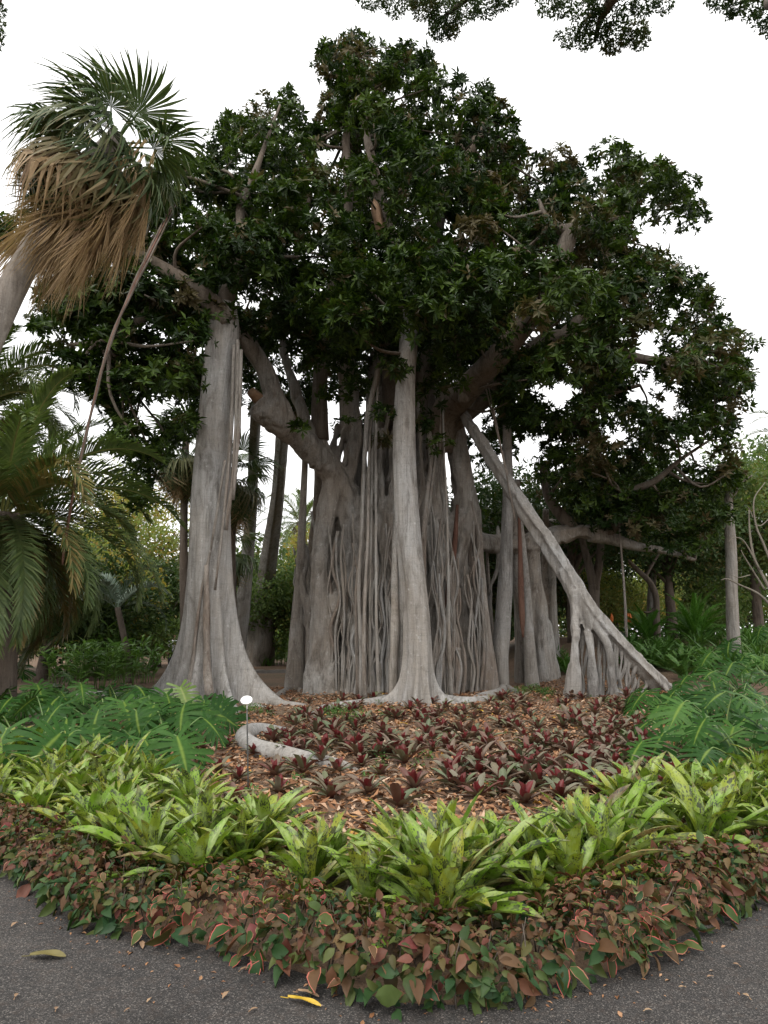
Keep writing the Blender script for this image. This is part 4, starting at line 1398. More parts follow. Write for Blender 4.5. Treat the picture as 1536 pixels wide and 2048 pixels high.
def leaf_cloud(rg_, blobs, dens, lmin, lmax, brown=.1, up=.6, tmpl=FIG_LEAF):
    """blobs: (x, y, z, r). Leaves on and inside each blob."""
    P_, D_, N_, R_, T_, L_ = [], [], [], [], [], []
    for bx, by, bz, br in blobs:
        n = int(dens * br * br)
        d = nrm(rg_.normal(size=(n, 3)))
        r = br * rg_.uniform(.3, 1.0, n) ** .45
        P_.append(np.array([bx, by, bz]) + d * r[:, None] * np.array([1.1, 1.1, .8]))
        D_.append(nrm(rg_.normal(size=(n, 3)) + d * .6))
        N_.append(nrm(d * .5 + rg_.normal(0, .5, (n, 3)) + np.array([0, 0, up])))
        R_.append(np.clip(rg_.uniform(.15, .85) + rg_.normal(0, .2, n), .01, .99))
        T_.append((rg_.random(n) < (.7 if rg_.random() < brown else .04)).astype(float))
        L_.append(rg_.uniform(lmin, lmax, n))
    P_ = np.vstack(P_)
    return scatter(tmpl, P_, frames(np.vstack(D_), np.vstack(N_)), np.concatenate(L_), np.concatenate(R_), np.concatenate(T_), wscale=np.full(len(P_), 1.25))


def tree(name, label, base, h, crown_r, blobs_n, seed, mat='mid_tree_leaf', trunk_r=.2, trunk_frac=.45, dens=260, leaf=(.14, .26), brown=.1, lean=(0, 0), squash=1.0, group=None, bark_='bark_brown', low=0.0, cat='tree'):
    rg_ = np.random.default_rng(seed)
    t = thing(name, label, cat, base, group=group)
    b_ = np.array(base, float)
    topz = h * (trunk_frac + .35)
    tp = b_ + np.array([lean[0], lean[1], topz])
    mid__ = (b_ + tp) / 2 + np.array([rg_.uniform(-.2, .2), 0, 0])
    V, F = tube([tuple(b_ - np.array([0, 0, .1])) + (trunk_r * 1.3,), tuple(mid__) + (trunk_r * .9,), tuple(tp) + (trunk_r * .4,)], n=10, per=8, wob=.08, seed=seed)
    mk('trunk', V, F, M[bark_], t)
    blobs = []
    zc = h * (1 + trunk_frac) / 2 if low == 0 else h * (1 + low) / 2
    hh = h - zc
    limbs = []
    for j in range(blobs_n):
        d = nrm(rg_.normal(size=3))
        rr = rg_.uniform(.35, .92)
        p_ = b_ + np.array([lean[0], lean[1], zc]) + d * rr * np.array([crown_r, crown_r, hh * squash])
        r_ = rg_.uniform(.24, .42) * min(crown_r, hh * 1.4)
        blobs.append((p_[0], p_[1], p_[2], r_))
        if j % 3 == 0:
            k_ = rg_.uniform(.45, .9)
            a = b_ + (tp - b_) * k_
            limbs.append(tube([tuple(a) + (trunk_r * .4,), tuple((a + p_) / 2 + rg_.normal(0, .1, 3)) + (trunk_r * .25,), tuple(p_) + (trunk_r * .1,)], n=6, per=4))
    for V, F in limbs:
        mk('limb', V, F, M[bark_], t)
    V, F, T = leaf_cloud(rg_, blobs, dens * .72, leaf[0] * 1.15, leaf[1] * 1.15, brown)
    mk('crown', V, [F], M[mat], t, T, smooth=False)
    return t


def tb(px, Y, off=0.0):
    x = P(px, 1272, Y)[0]
    return (x, Y, terrain(x, Y) + off)


def hgt(px, py, Y):
    return P(px, py, Y)[2]


# left background
tree('feathery_tree', 'pale yellow-green feathery tree behind the low date palm', tb(255, 44), 12.2, 4.6, 46, 51, 'light_tree_leaf', .3, .25, 150, (.18, .34), .4, low=.25)
tree('feathery_tree', 'thin pale tree rising above the palm fronds into the white sky', tb(215, 56), 18.5, 4.2, 26, 52, 'light_tree_leaf', .3, .4, 70, (.2, .36), .2, low=.4)
tree('shrub_tree', 'dense dark round shrub beside the buttressed fig column', tb(318, 36), 6.2, 3.2, 34, 53, 'dark_tree_leaf', .2, .1, 320, (.16, .28), .1, low=.05)
tree('shrub_tree', 'yellowing bushy tree between the pale feathery tree and low palm', tb(215, 31), 6.6, 3.0, 30, 54, 'light_tree_leaf', .18, .2, 260, (.14, .26), .5, low=.1)
tree('shrub_tree', 'mid green shrub behind the ginger plants', tb(260, 28), 3.6, 2.6, 26, 55, 'mid_tree_leaf', .15, .1, 300, (.12, .24), .1, low=.0)
tree('shrub_tree', 'dark shrub deep behind the low date palm', tb(90, 26), 6.0, 4.0, 34, 56, 'dark_tree_leaf', .2, .1, 300, (.16, .28), .1, low=.0)
tree('shrub_tree', 'dark shrub beyond the frame edge behind the date palms', tb(-60, 30), 8.0, 5.0, 40, 57, 'dark_tree_leaf', .2, .1, 260, (.18, .3), .1, low=.0)
# behind the fig, middle
tree('shrub_tree', 'yellow-leaved tree under the distant date palm', tb(640, 42), 8.6, 3.4, 34, 58, 'light_tree_leaf', .25, .2, 200, (.16, .3), .7, low=.2)
tree('shrub_tree', 'mid green round tree between the slender fig columns', tb(540, 38), 6.6, 3.4, 34, 59, 'mid_tree_leaf', .25, .15, 280, (.16, .28), .15, low=.1)
tree('shrub_tree', 'dark green tree behind the buttressed fig column', tb(452, 40), 7.0, 3.4, 34, 60, 'dark_tree_leaf', .25, .15, 280, (.16, .28), .1, low=.1)
tree('shrub_tree', 'leafy tree hidden behind the braided fig trunk', tb(800, 36), 9.5, 5.5, 40, 61, 'dark_tree_leaf', .3, .2, 220, (.18, .32), .1, low=.1)
# shady grove on the right
tree('grove_tree', 'broad dark tree spreading behind the leaning fig column', tb(1150, 31), 8.8, 6.0, 60, 62, 'dark_tree_leaf', .28, .3, 300, (.15, .27), .25, low=.36)
tree('grove_tree', 'dark spreading tree over the cycads', tb(1345, 33), 8.8, 5.0, 50, 63, 'dark_tree_leaf', .22, .3, 280, (.15, .27), .3, low=.34)
tree('grove_tree', 'dark tree filling the gap right of the braided fig trunk', tb(1000, 38), 8.6, 4.6, 46, 64, 'dark_tree_leaf', .3, .2, 280, (.16, .28), .1, low=.05)
tree('grove_tree', 'deep green thicket tree behind the forked trunk', tb(1150, 40), 7.2, 4.8, 46, 65, 'dark_tree_leaf', .3, .2, 260, (.16, .3), .1, low=.0)
tree('garden_tree', 'tall green tree closing the garden beyond the cycads', tb(1400, 52), 12.5, 6.0, 46, 66, 'mid_tree_leaf', .3, .2, 150, (.24, .4), .2, low=.05)
tree('garden_tree', 'pale bushy shrub with small flowers beyond the leaning column', tb(1235, 36), 4.2, 2.4, 26, 67, 'light_tree_leaf', .12, .1, 300, (.12, .22), .15, low=.0)
tree('garden_tree', 'light green bush between the thin bent tree and large cycad', tb(1300, 44), 6.0, 3.0, 28, 68, 'light_tree_leaf', .14, .1, 240, (.14, .26), .15, low=.0)
tree('garden_tree', 'green leafy tree behind the straight grey trunk', tb(1520, 34), 11.0, 3.6, 40, 69, 'mid_tree_leaf', .22, .3, 260, (.18, .32), .2, low=.1)
tree('garden_tree', 'big mid green tree at the far right of the garden', tb(1640, 40), 13.0, 5.5, 40, 70, 'mid_tree_leaf', .3, .2, 160, (.22, .38), .2, low=.0)
# closing row far behind
lab_far = 'far garden tree in the belt that closes the view'
for k_, px in enumerate([-260, 60, 330, 560, 760, 960, 1180, 1420, 1700]):
    tree('far_tree', lab_far, tb(px, 62 + 5 * (k_ % 3)), 9.5 + 1.7 * (k_ % 2), 7.5, 34, 80 + k_, ['mid_tree_leaf', 'dark_tree_leaf', 'mid_tree_leaf'][k_ % 3], .35, .2, 95, (.34, .6), .15, low=-.05, group='belt of far trees')

for k_, px in enumerate(range(-300, 1900, 150)):
    tree('far_shrub', 'low far shrub in the bank at the foot of the far trees', tb(px, 54 + 4 * (k_ % 3)), 4.2, 4.6, 24, 120 + k_, ['mid_tree_leaf', 'dark_tree_leaf', 'light_tree_leaf', 'mid_tree_leaf'][k_ % 4], .12, .1, 110, (.26, .46), .15, low=-.3, group='bank of far shrubs', cat='shrub')

# forked and thin trunks of the grove, drawn as slim trees with small crowns
def slim_tree(name, label, rows_list, mat, crown_blobs, leafmat, seed, leaf=(.14, .26), dens=260, brown=.2):
    base_ = rows_list[0][0]
    t = thing(name, label, 'tree', (base_[0], base_[1], base_[2]))
    for j, r in enumerate(rows_list):
        V, F = tube(r, n=10, per=7, wob=.06, flutes=3, famp=.06, seed=seed + j)
        mk('trunk' if j == 0 else 'limb', V, F, M[mat], t)
    if crown_blobs:
        V, F, T = leaf_cloud(np.random.default_rng(seed), crown_blobs, dens, leaf[0], leaf[1], brown)
        mk('crown', V, [F], M[leafmat], t, T, smooth=False)
    return t


def gpx(px, Y, r, py=None):
    if py is None:
        x = P(px, 1272, Y)[0]
        return (x, Y, terrain(x, Y) - .1, r)
    return tuple(P(px, py, Y)) + (r,)


slim_tree('forked_tree', 'brown forked tree in the shade behind the leaning fig column',
          [[gpx(1186, 28, .30), gpx(1186, 28, .26, 1210), gpx(1188, 28, .22, 1170)], [gpx(1188, 28, .2, 1180), gpx(1178, 28, .17, 1130), gpx(1165, 28, .14, 1080), gpx(1160, 28, .1, 1020)], [gpx(1189, 28, .2, 1180), gpx(1200, 28, .17, 1120), gpx(1204, 28, .14, 1060), gpx(1215, 28, .1, 1000)]],
          'bark_brown', [tuple(P(1160, 985, 28)) + (1.2,), tuple(P(1220, 970, 28)) + (1.3,), tuple(P(1190, 940, 28.5)) + (1.2,)], 'dark_tree_leaf', 91)
slim_tree('bent_tree', 'thin bent brown tree beside the small cycad',
          [[gpx(1314, 27, .16), gpx(1313, 27, .14, 1240), gpx(1312, 27, .13, 1195), gpx(1300, 27, .12, 1165), gpx(1275, 27, .1, 1140), gpx(1255, 27, .07, 1120)], [gpx(1313, 27, .07, 1212), gpx(1300, 27, .05, 1224), gpx(1288, 27, .03, 1224)], [gpx(1290, 27, .07, 1155), gpx(1310, 27, .05, 1120), gpx(1330, 27, .03, 1090)]],
          'bark_brown', [tuple(P(1255, 1105, 27)) + (1.0,), tuple(P(1335, 1080, 27)) + (1.0,), tuple(P(1295, 1080, 27)) + (.9,)], 'dark_tree_leaf', 92)
slim_tree('pale_trunk_tree', 'pale smooth slim trunk just behind the bent brown tree',
          [[gpx(1303, 34, .26), gpx(1304, 34, .22, 1200), gpx(1308, 34, .16, 1100), gpx(1310, 34, .1, 1000)]], 'bark_pale', [tuple(P(1310, 990, 34)) + (1.6,)], 'dark_tree_leaf', 93)
slim_tree('straight_tree', 'straight grey trunk with lumpy bark rising from strap-leaf plants on the right',
          [[gpx(1464, 23, .24), gpx(1463, 23, .20, 1200), gpx(1462, 23, .19, 1120), gpx(1459, 23, .17, 1050), gpx(1457, 23, .15, 1000), gpx(1462, 23, .08, 950)], [gpx(1458, 23, .06, 1010), gpx(1480, 23, .05, 970), gpx(1505, 23, .03, 950)]],
          'bark', [tuple(P(1470, 955, 23)) + (.75,), tuple(P(1500, 960, 23)) + (.7,), tuple(P(1485, 985, 23)) + (.6,), tuple(P(1440, 975, 23)) + (.6,), tuple(P(1500, 1010, 23.5)) + (.5,), tuple(P(1452, 1000, 22.8)) + (.55,), tuple(P(1462, 930, 23)) + (.6,), tuple(P(1525, 985, 23)) + (.6,), tuple(P(1440, 1015, 23.3)) + (.45,)], 'mid_tree_leaf', 94, (.16, .3), 230)
# bare branching shrub at the right edge
rb = np.random.default_rng(3)
bs = [[gpx(1580, 14.5, .10), gpx(1565, 14.5, .08, 1240), gpx(1535, 14.5, .055, 1170), gpx(1510, 14.5, .045, 1120), gpx(1500, 14.5, .035, 1070), gpx(1498, 14.5, .02, 1020)],
      [gpx(1575, 14.5, .06, 1260), gpx(1550, 14.4, .05, 1150), gpx(1528, 14.4, .04, 1090), gpx(1512, 14.4, .03, 1050), gpx(1508, 14.4, .025, 1000), gpx(1530, 14.4, .015, 965)],
      [gpx(1560, 14.3, .05, 1232), gpx(1520, 14.3, .04, 1190), gpx(1480, 14.3, .03, 1170), gpx(1455, 14.3, .022, 1158), gpx(1442, 14.3, .012, 1160)],
      [gpx(1530, 14.4, .035, 1180), gpx(1505, 14.4, .028, 1140), gpx(1488, 14.4, .02, 1112), gpx(1482, 14.4, .012, 1100)],
      [gpx(1520, 14.4, .03, 1140), gpx(1490, 14.4, .022, 1085), gpx(1470, 14.4, .015, 1075), gpx(1455, 14.4, .01, 1085)],
      [gpx(1510, 14.4, .025, 1050), gpx(1524, 14.4, .02, 1050), gpx(1545, 14.4, .015, 1030)],
      [gpx(1506, 14.4, .02, 1035), gpx(1500, 14.4, .014, 1020), gpx(1494, 14.4, .008, 1012)],
      [gpx(1500, 14.4, .02, 1150), gpx(1478, 14.4, .014, 1155), gpx(1462, 14.4, .01, 1150)]]
bs = [[r_[:3] + (r_[3] * .62,) for r_ in b__] for b__ in bs]
slim_tree('bare_shrub', 'pale bare-branched shrub reaching in over the split-leaf plants', bs, 'bark_twig', None, None, 95)

# ------------------------------------------------------------------ overhanging tree above the path
oh = thing('overhanging_tree', 'dark fine-leaved branches hanging in from a tree over the path', 'tree', (6.6, .6, 0))
V, F = tube([(6.6, .6, -.1, .38), (6.5, .8, 4, .30), (6.0, 1.6, 8, .24), (5.4, 2.6, 10.5, .18), (4.6, 3.4, 12.0, .1)], n=14, per=8, wob=.05)
mk('trunk', V, F, M['bark_brown'], oh)
ohb = []
for a in [(900, -70, 8.4, 10), (1235, -60, 7.6, 10), (1500, -60, 7.0, 9), (20, -120, 7.5, 5)]:
    pass
for rows_ in ([(5.6, 2.2, 9.8, .14), tuple(P(1330, -120, 5.5)) + (.10,), tuple(P(1240, -20, 6.6)) + (.07,), tuple(P(1205, 30, 7.0)) + (.05,), tuple(P(1190, 80, 7.3)) + (.02,)],
              [(5.4, 2.6, 10.5, .14), tuple(P(1150, -200, 5.6)) + (.10,), tuple(P(1000, -60, 7.0)) + (.06,), tuple(P(930, 0, 7.6)) + (.04,), tuple(P(880, 40, 8.0)) + (.02,)],
              [(6.0, 1.6, 8.0, .10), tuple(P(1640, -60, 5.2)) + (.07,), tuple(P(1530, -10, 6.0)) + (.04,), tuple(P(1480, 5, 6.3)) + (.02,)],
              [tuple(P(1150, -200, 5.6)) + (.08,), tuple(P(700, -330, 5.8)) + (.06,), tuple(P(200, -150, 6.0)) + (.04,), tuple(P(20, -30, 6.2)) + (.03,), tuple(P(-8, 40, 6.3)) + (.015,)]):
    V, F = tube(rows_, n=8, per=6, wob=.08)
    mk('limb', V, F, M['bark_brown'], oh)
rgo = np.random.default_rng(17)
blobs = []
for px, py, Y, r in [(740, -12, 7.8, .20), (790, 5, 7.8, .18), (850, 10, 7.9, .20), (890, 35, 8.0, .22), (880, 58, 8.0, .16), (930, 10, 7.7, .22), (975, 2, 7.4, .2), (1010, -10, 7.2, .16), (840, -20, 7.9, .25), (905, 62, 8.0, .10),
                     (1100, 2, 6.9, .16), (1125, 15, 6.9, .12), (1170, 25, 7.0, .16), (1195, 50, 7.1, .18), (1230, 75, 7.2, .18), (1270, 65, 7.2, .16), (1280, 80, 7.2, .12), (1140, 75, 7.2, .12), (1170, 80, 7.2, .12), (1225, 95, 7.25, .10), (1250, 10, 6.9, .15), (1290, 5, 6.8, .15), (1330, 12, 6.8, .09), (1200, 5, 6.9, .16), (1115, 70, 7.1, .05),
                     (1440, -8, 6.3, .14), (1475, 8, 6.3, .12), (1505, 15, 6.2, .12), (1530, 35, 6.1, .11), (1550, 50, 6.1, .12), (1465, 22, 6.3, .08),
                     (-6, 15, 6.3, .08), (-8, 45, 6.3, .08), (-6, 70, 6.3, .08), (-12, 85, 6.3, .07)]:
    blobs.append(tuple(P(px, py, Y)) + (r,))
V, F, T = leaf_cloud(rgo, [(a, b_, c_, r_ * 1.05) for a, b_, c_, r_ in blobs], 21000, .028, .06, .1, up=.2)
mk('crown', V, [F], M['dark_tree_leaf'], oh, T, smooth=False)
print('part 2 done')

# ------------------------------------------------------------------ leafy plants at the back of the bed
BLADE = leaf_tmpl(1, .2, 5, .25, .35, .45)


def ginger(label, px, py, n, h, seed, group=None, leafL=(.32, .5), mat='broad_leaf', name='ginger_plant'):
    """A clump of leafy canes; each cane with its leaves is a part."""
    rg_ = np.random.default_rng(seed)
    g = G(px, py)
    t = thing(name, label, 'plant', g, group=group)
    for j in range(n):
        a = rg_.uniform(0, 6.28)
        lean_ = rg_.uniform(.05, .45)
        hh = h * rg_.uniform(.7, 1.1)
        b0 = g + np.array([cos(a), sin(a), 0]) * rg_.uniform(0, .4)
        tip = b0 + np.array([cos(a) * lean_ * hh, sin(a) * lean_ * hh, hh])
        S_ = spline([tuple(b0), tuple(b0 * .5 + tip * .5 + np.array([-cos(a), -sin(a), 0]) * .08), tuple(tip)], 8)
        nl = int(9 * hh / .9)
        fi = np.linspace(.25, 1, nl)
        pos_ = np.array([S_[min(len(S_) - 1, int(f * (len(S_) - 1)))] for f in fi])
        side = np.where(np.arange(nl) % 2 == 0, 1, -1)
        az = a + pi / 2 + rg_.normal(0, .5)
        D = np.stack([np.cos(az) * side, np.sin(az) * side, np.full(nl, .55)], 1) + rg_.normal(0, .25, (nl, 3))
        Nn = np.stack([np.zeros(nl), np.zeros(nl), np.ones(nl)], 1) + rg_.normal(0, .3, (nl, 3))
        V1, F1, T1 = scatter(BLADE, pos_, frames(D, Nn), rg_.uniform(leafL[0], leafL[1], nl), np.clip(rg_.uniform(.2, .8) + rg_.normal(0, .15, nl), .01, .99), np.zeros(nl))
        V2, F2 = tube([tuple(p) + (.012,) for p in S_[::4]] , n=5, per=2)
        T2 = np.tile([.5, .3, .5, 0], (len(V2), 1))
        V = np.vstack([V1, V2])
        mk('cane', V, [np.vstack([F1, F2[0] + len(V1)]), F2[1] + len(V1)], M[mat], t, np.vstack([T1, T2]))
    return t


gl = 'broad-leaved green ginger plant between the low date palm and the fig'
for k_, (px, py, h, n) in enumerate([(205, 1378, 1.5, 15), (250, 1372, 1.5, 15), (288, 1366, 1.2, 13), (160, 1380, 1.4, 13), (230, 1360, 1.9, 14), (270, 1352, 1.7, 13), (120, 1372, 1.4, 12), (190, 1350, 1.9, 14)]):
    ginger(gl, px, py, n, h, 300 + k_, 'ginger plants left of the fig')
gm = 'broad-leaved green plant behind the slender fig columns'
for k_, (px, py, h, n) in enumerate([(520, 1330, 1.7, 13), (556, 1330, 1.6, 13), (590, 1332, 1.4, 11), (540, 1318, 2.2, 13), (575, 1316, 2.2, 12), (470, 1330, 1.4, 10), (610, 1325, 1.7, 10)]):
    ginger(gm, px, py, n, h, 330 + k_, 'leafy plants behind the fig columns')
ginger('yellow-green variegated shrub beside the dark round shrub', 332, 1316, 15, 2.4, 350, mat='light_tree_leaf', name='variegated_shrub', leafL=(.3, .45))

# strap-leaf clumps (clivia-like) on the right, shared meshes
STRAP = leaf_tmpl(1, .09, 6, .25, .9, .5, basew=.55)
strap_me = []
for v_ in range(5):
    rg_ = np.random.default_rng(400 + v_)
    n = 26
    az = rg_.uniform(0, 6.28, n)
    el = rg_.uniform(.7, 1.45, n)
    D = np.stack([np.cos(az) * np.cos(el), np.sin(az) * np.cos(el), np.sin(el)], 1)
    Nn = np.stack([-np.cos(az) * np.sin(el), -np.sin(az) * np.sin(el), np.cos(el)], 1)
    V, F, T = scatter(STRAP, np.stack([np.cos(az), np.sin(az), az * 0], 1) * .05, frames(D, Nn), rg_.uniform(.45, .75, n), np.clip(rg_.uniform(.2, .8, n), .01, .99), np.zeros(n))
    strap_me.append(mesh_data('strap_leaf_plant', V, [F], M['strap'], T))
rs = np.random.default_rng(41)


def strap(px, py, s, label, group):
    g = G(px, py)
    o = link('strap_leaf_plant', strap_me[rs.integers(5)])
    o.location = tuple(g - np.array([0, 0, .02]))
    o.rotation_euler = (0, 0, rs.uniform(0, 6.28))
    o.scale = (s, s, s * rs.uniform(.85, 1.2))
    tag(o, label, 'plant', group)


l1 = 'arching green strap-leaf plant on the rise below the cycads'
n1_ = 0
for j in range(400):
    px, py = rs.uniform(1235, 1560), rs.uniform(1276, 1350)
    if py > 1290 + (px - 1235) * .22 + 40 or (px < 1290 and py < 1290):
        continue
    strap(px, py, rs.uniform(.9, 1.4), l1, 'strap-leaf plants below the cycads')
    n1_ += 1
    if n1_ >= 120:
        break
l2 = 'arching green strap-leaf plant behind the slim right-hand fig columns'
for j in range(20):
    strap(rs.uniform(1070, 1140), rs.uniform(1322, 1352), rs.uniform(.8, 1.2), l2, 'strap-leaf plants behind the slim columns')
l2b = 'green strap-leaf plant growing left behind the buttressed column'
for j in range(16):
    strap(rs.uniform(480, 600), rs.uniform(1318, 1334), rs.uniform(.8, 1.2), l2b, 'strap-leaf plants behind the left columns')
# ferns: small feather plants below the leaning column's foot
rf = np.random.default_rng(43)
for j, (px, py) in enumerate([(1275, 1330), (1305, 1338), (1335, 1345), (1295, 1312), (1330, 1322), (1362, 1340), (1265, 1312), (1368, 1362)]):
    g = G(px, py)
    feather_palm('fern', 'soft green fern at the foot of the leaning fig column', tuple(g), tuple(g + np.array([0, 0, .08])), 0, .03, 15, .9, 600 + j, arch=(.5, 1.0), el=(85, 35), ll=.13, mat='strap', nl=40, w=.03, cat='fern', group='ferns by the leaning column', vee=.1)
# aloes with orange flower spikes, beyond the leaning column
for j, (px, py, lab) in enumerate([(1244, 1284, 'grey-green aloe with orange flower spikes beyond the leaning column'), (1262, 1288, 'grey-green aloe without tall spikes beyond the leaning column')]):
    rg_ = np.random.default_rng(700 + j)
    g = G(px, py)
    t = thing('aloe', lab, 'aloe', g)
    n = 40
    az = rg_.uniform(0, 6.28, n)
    el = rg_.uniform(.2, 1.3, n)
    D = np.stack([np.cos(az) * np.cos(el), np.sin(az) * np.cos(el), np.sin(el)], 1)
    Nn = np.stack([-np.cos(az) * np.sin(el), -np.sin(az) * np.sin(el), np.cos(el)], 1)
    V, F, T = scatter(BLADE, np.tile(g, (n, 1)), frames(D, Nn), rg_.uniform(.5, .8, n), rg_.random(n), np.zeros(n))
    mk('leaf_rosette', V, [F], M['silver'], t, T)
    for q_ in range(3 if j == 0 else 0):
        p_ = g + np.array([rg_.uniform(-.5, .5), rg_.uniform(-.3, .3), 0])
        V, F = tube([tuple(p_) + (.02,), tuple(p_ + np.array([0, 0, .9])) + (.02,)], n=6, per=3)
        st = mk('flower_stalk', V, F, M['petiole'], t, np.tile([.5, .3, .5, 0], (len(V), 1)))
        V, F = tube([tuple(p_ + np.array([0, 0, .85])) + (.04,), tuple(p_ + np.array([0, 0, .95])) + (.065,), tuple(p_ + np.array([0, 0, 1.12])) + (.05,), tuple(p_ + np.array([0, 0, 1.25])) + (.01,)], n=9, per=5, flutes=5, famp=.3)
        mk('flower_spike', V, F, M['orange_flower'], st)
# pink flower spikes by the straight trunk
g = G(1448, 1272)
t = thing('flowering_plant', 'pink flowering plant beside the straight grey trunk', 'plant', g)
rg_ = np.random.default_rng(77)
for q_ in range(7):
    p_ = g + np.array([rg_.uniform(-.35, .35), rg_.uniform(-.2, .2), 0])
    h_ = rg_.uniform(.5, .8)
    V, F = tube([tuple(p_) + (.015,), tuple(p_ + np.array([rg_.uniform(-.1, .1), 0, h_])) + (.012,)], n=5, per=3)
    st = mk('flower_stalk', V, F, M['petiole'], t, np.tile([.5, .3, .5, 0], (len(V), 1)))
    V, F, T = leaf_cloud(rg_, [(p_[0], p_[1], p_[2] + h_, .13)], 3200, .06, .11)
    mk('flower_head', V, [F], M['pink_flower'], st, T)

# low kerb behind the left columns: single stones
kerb = thing('kerb', 'low weathered stone kerb edging the litter behind the columns', 'kerb', G(540, 1346))
for j, px in enumerate(range(478, 606, 11)):
    g = G(px, 1346)
    L_, H_, D_ = 11 / FPX * g[1] * .48, .07, .16
    bx_ = np.array([(sx * L_, sy * D_, sz * H_) for sx in (-1, 1) for sy in (-1, 1) for sz in (-1, 1)]) + rs.normal(0, .008, (8, 3)) + g + np.array([0, 0, .06])
    mk('kerb_stone', bx_, [np.array([(0, 1, 3, 2), (4, 6, 7, 5), (0, 4, 5, 1), (2, 3, 7, 6), (0, 2, 6, 4), (1, 5, 7, 3)])], M['stone'], kerb, smooth=False)

# ------------------------------------------------------------------ a walker far off on the left
pg = np.array([P(347, 1290, 31)[0], 31, 0])
per = thing('person', 'distant person in a white shirt walking past the left fig column', 'person', pg)


def pt(rows):
    return tube([(pg[0] + a, pg[1] + b_, c_, r) for a, b_, c_, r in rows], n=10, per=4)


body = fused('body', [pt([(0, 0, .92, .15), (0, 0, 1.1, .14), (0, 0, 1.3, .17), (0, 0, 1.42, .13), (0, 0, 1.5, .055), (0, 0, 1.58, .06)]),
                      pt([(0, 0, 1.54, .06), (0, -.01, 1.62, .095), (0, 0, 1.70, .095), (0, 0, 1.76, .05)]),
                      pt([(-.09, 0, .95, .09), (-.10, -.10, .5, .06), (-.1, .03, .08, .045)]), pt([(.09, 0, .95, .09), (.10, .06, .5, .06), (.1, .18, .1, .045)]),
                      pt([(-.1, .03, .05, .05), (-.1, -.16, .04, .04)]), pt([(.1, .18, .06, .05), (.1, 0, .04, .04)]),
                      pt([(-.17, 0, 1.4, .06), (-.25, .03, 1.12, .045), (-.24, -.08, .88, .035), (-.24, -.1, .8, .04)]), pt([(.17, 0, 1.4, .06), (.25, -.03, 1.12, .045), (.26, -.14, .9, .035), (.26, -.16, .82, .04)])],
             M['skin'], per, .025, 2)
V, F = pt([(0, 0, .88, .19), (0, 0, 1.1, .175), (0, 0, 1.3, .205), (0, 0, 1.43, .15), (0, 0, 1.47, .08)])
V2, F2 = pt([(-.15, 0, 1.41, .085), (-.22, .01, 1.25, .075), (-.25, .03, 1.14, .07)])
V3, F3 = pt([(.15, 0, 1.41, .085), (.22, -.01, 1.25, .075), (.25, -.03, 1.14, .07)])
V, F = join([(V, F), (V2, F2), (V3, F3)])
mk('shirt', V, F, M['white_cloth'], per)
V, F = join([pt([(0, 0, 1.0, .185), (0, 0, .86, .18), (0, 0, .8, .12)]), pt([(-.09, 0, .92, .115), (-.10, -.10, .5, .085), (-.1, .03, .12, .075)]), pt([(.09, 0, .92, .115), (.10, .06, .5, .085), (.1, .18, .14, .075)])])
mk('trousers', V, F, M['dark_cloth'], per)
V, F = pt([(0, .03, 1.63, .09), (0, .02, 1.72, .11), (0, .01, 1.78, .06)])
mk('hair', V, F, M['hair'], per)

# ------------------------------------------------------------------ split-leaf plants (monstera-like)
def split_leaf(seed, nlobe=9, droop=.5, cup=.25):
    """Unit leaf, midrib along +X from the stalk, with deep slits."""
    rg_ = np.random.default_rng(seed)
    V, Q, T = [], [], []

    def pt_(u, v, s):
        ang = radians(150 - 105 * min(1, u / .75) ** .75 - 25 * max(0, u - .75) / .25)
        w = (.46 + .16 * sin(pi * min(1, u * 1.15)) - .28 * max(0, u - .62) / .38)
        c_ = np.array([u * .92, 0, 0])
        p_ = c_ + np.array([cos(ang), s * sin(ang), 0]) * (w * v)
        p_[2] = -droop * .55 * max(0, p_[0]) ** 2 - cup * (p_[1] ** 2) * 1.3 + .05 * v * sin(u * 40)
        return p_

    for s in (-1, 1):
        for k in range(nlobe):
            u0, u1 = k / nlobe, (k + 1) / nlobe
            uc = (u0 + u1) / 2
            vin = rg_.uniform(.14, .30)
            rows_ = [(0, 1), (vin, .96), (vin + .12, .62), (.68, .56), (.88, .48), (.97, .30), (1.0, .08)]
            base_ = len(V)
            curl = rg_.normal(-.03, .06)
            for v, wf in rows_:
                for sd in (-1, 0, 1):
                    u = uc + sd * (u1 - u0) * .5 * wf
                    p_ = pt_(u, v, s)
                    p_[2] += curl * v * v + (.018 * v if sd == 0 else 0) * (-1)
                    V.append(p_)
                    T.append((rg_.random() * .12 + .4, min(1, v * 1.6 + .0), u, 0))
            for i_ in range(len(rows_) - 1):
                for j_ in (0, 1):
                    a0 = base_ + i_ * 3 + j_
                    Q.append((a0, a0 + 1, a0 + 4, a0 + 3))
    # tip lobe
    base_ = len(V)
    for u, w in ((.86, .10), (.95, .11), (1.04, .07), (1.12, .005)):
        for sd in (-1, 0, 1):
            V.append((u, sd * w, -droop * .55 * u * u))
            T.append((.4, abs(sd) * .6, u, 0))
    for i_ in range(3):
        for j_ in (0, 1):
            a0 = base_ + i_ * 3 + j_
            Q.append((a0, a0 + 1, a0 + 4, a0 + 3))
    return np.array(V, float), np.array(Q), np.array(T, float)


mon_me = []
for v_ in range(6):
    V, Q, T = split_leaf(800 + v_, 10 + v_ % 3, .35 + .1 * v_, .15 + .08 * (v_ % 3))
    mon_me.append((mesh_data('leaf', V, [Q], M['monstera'], T), mesh_data('leaf', V, [Q], M['monstera_pale'], T) if v_ == 2 else None))
rm = np.random.default_rng(51)


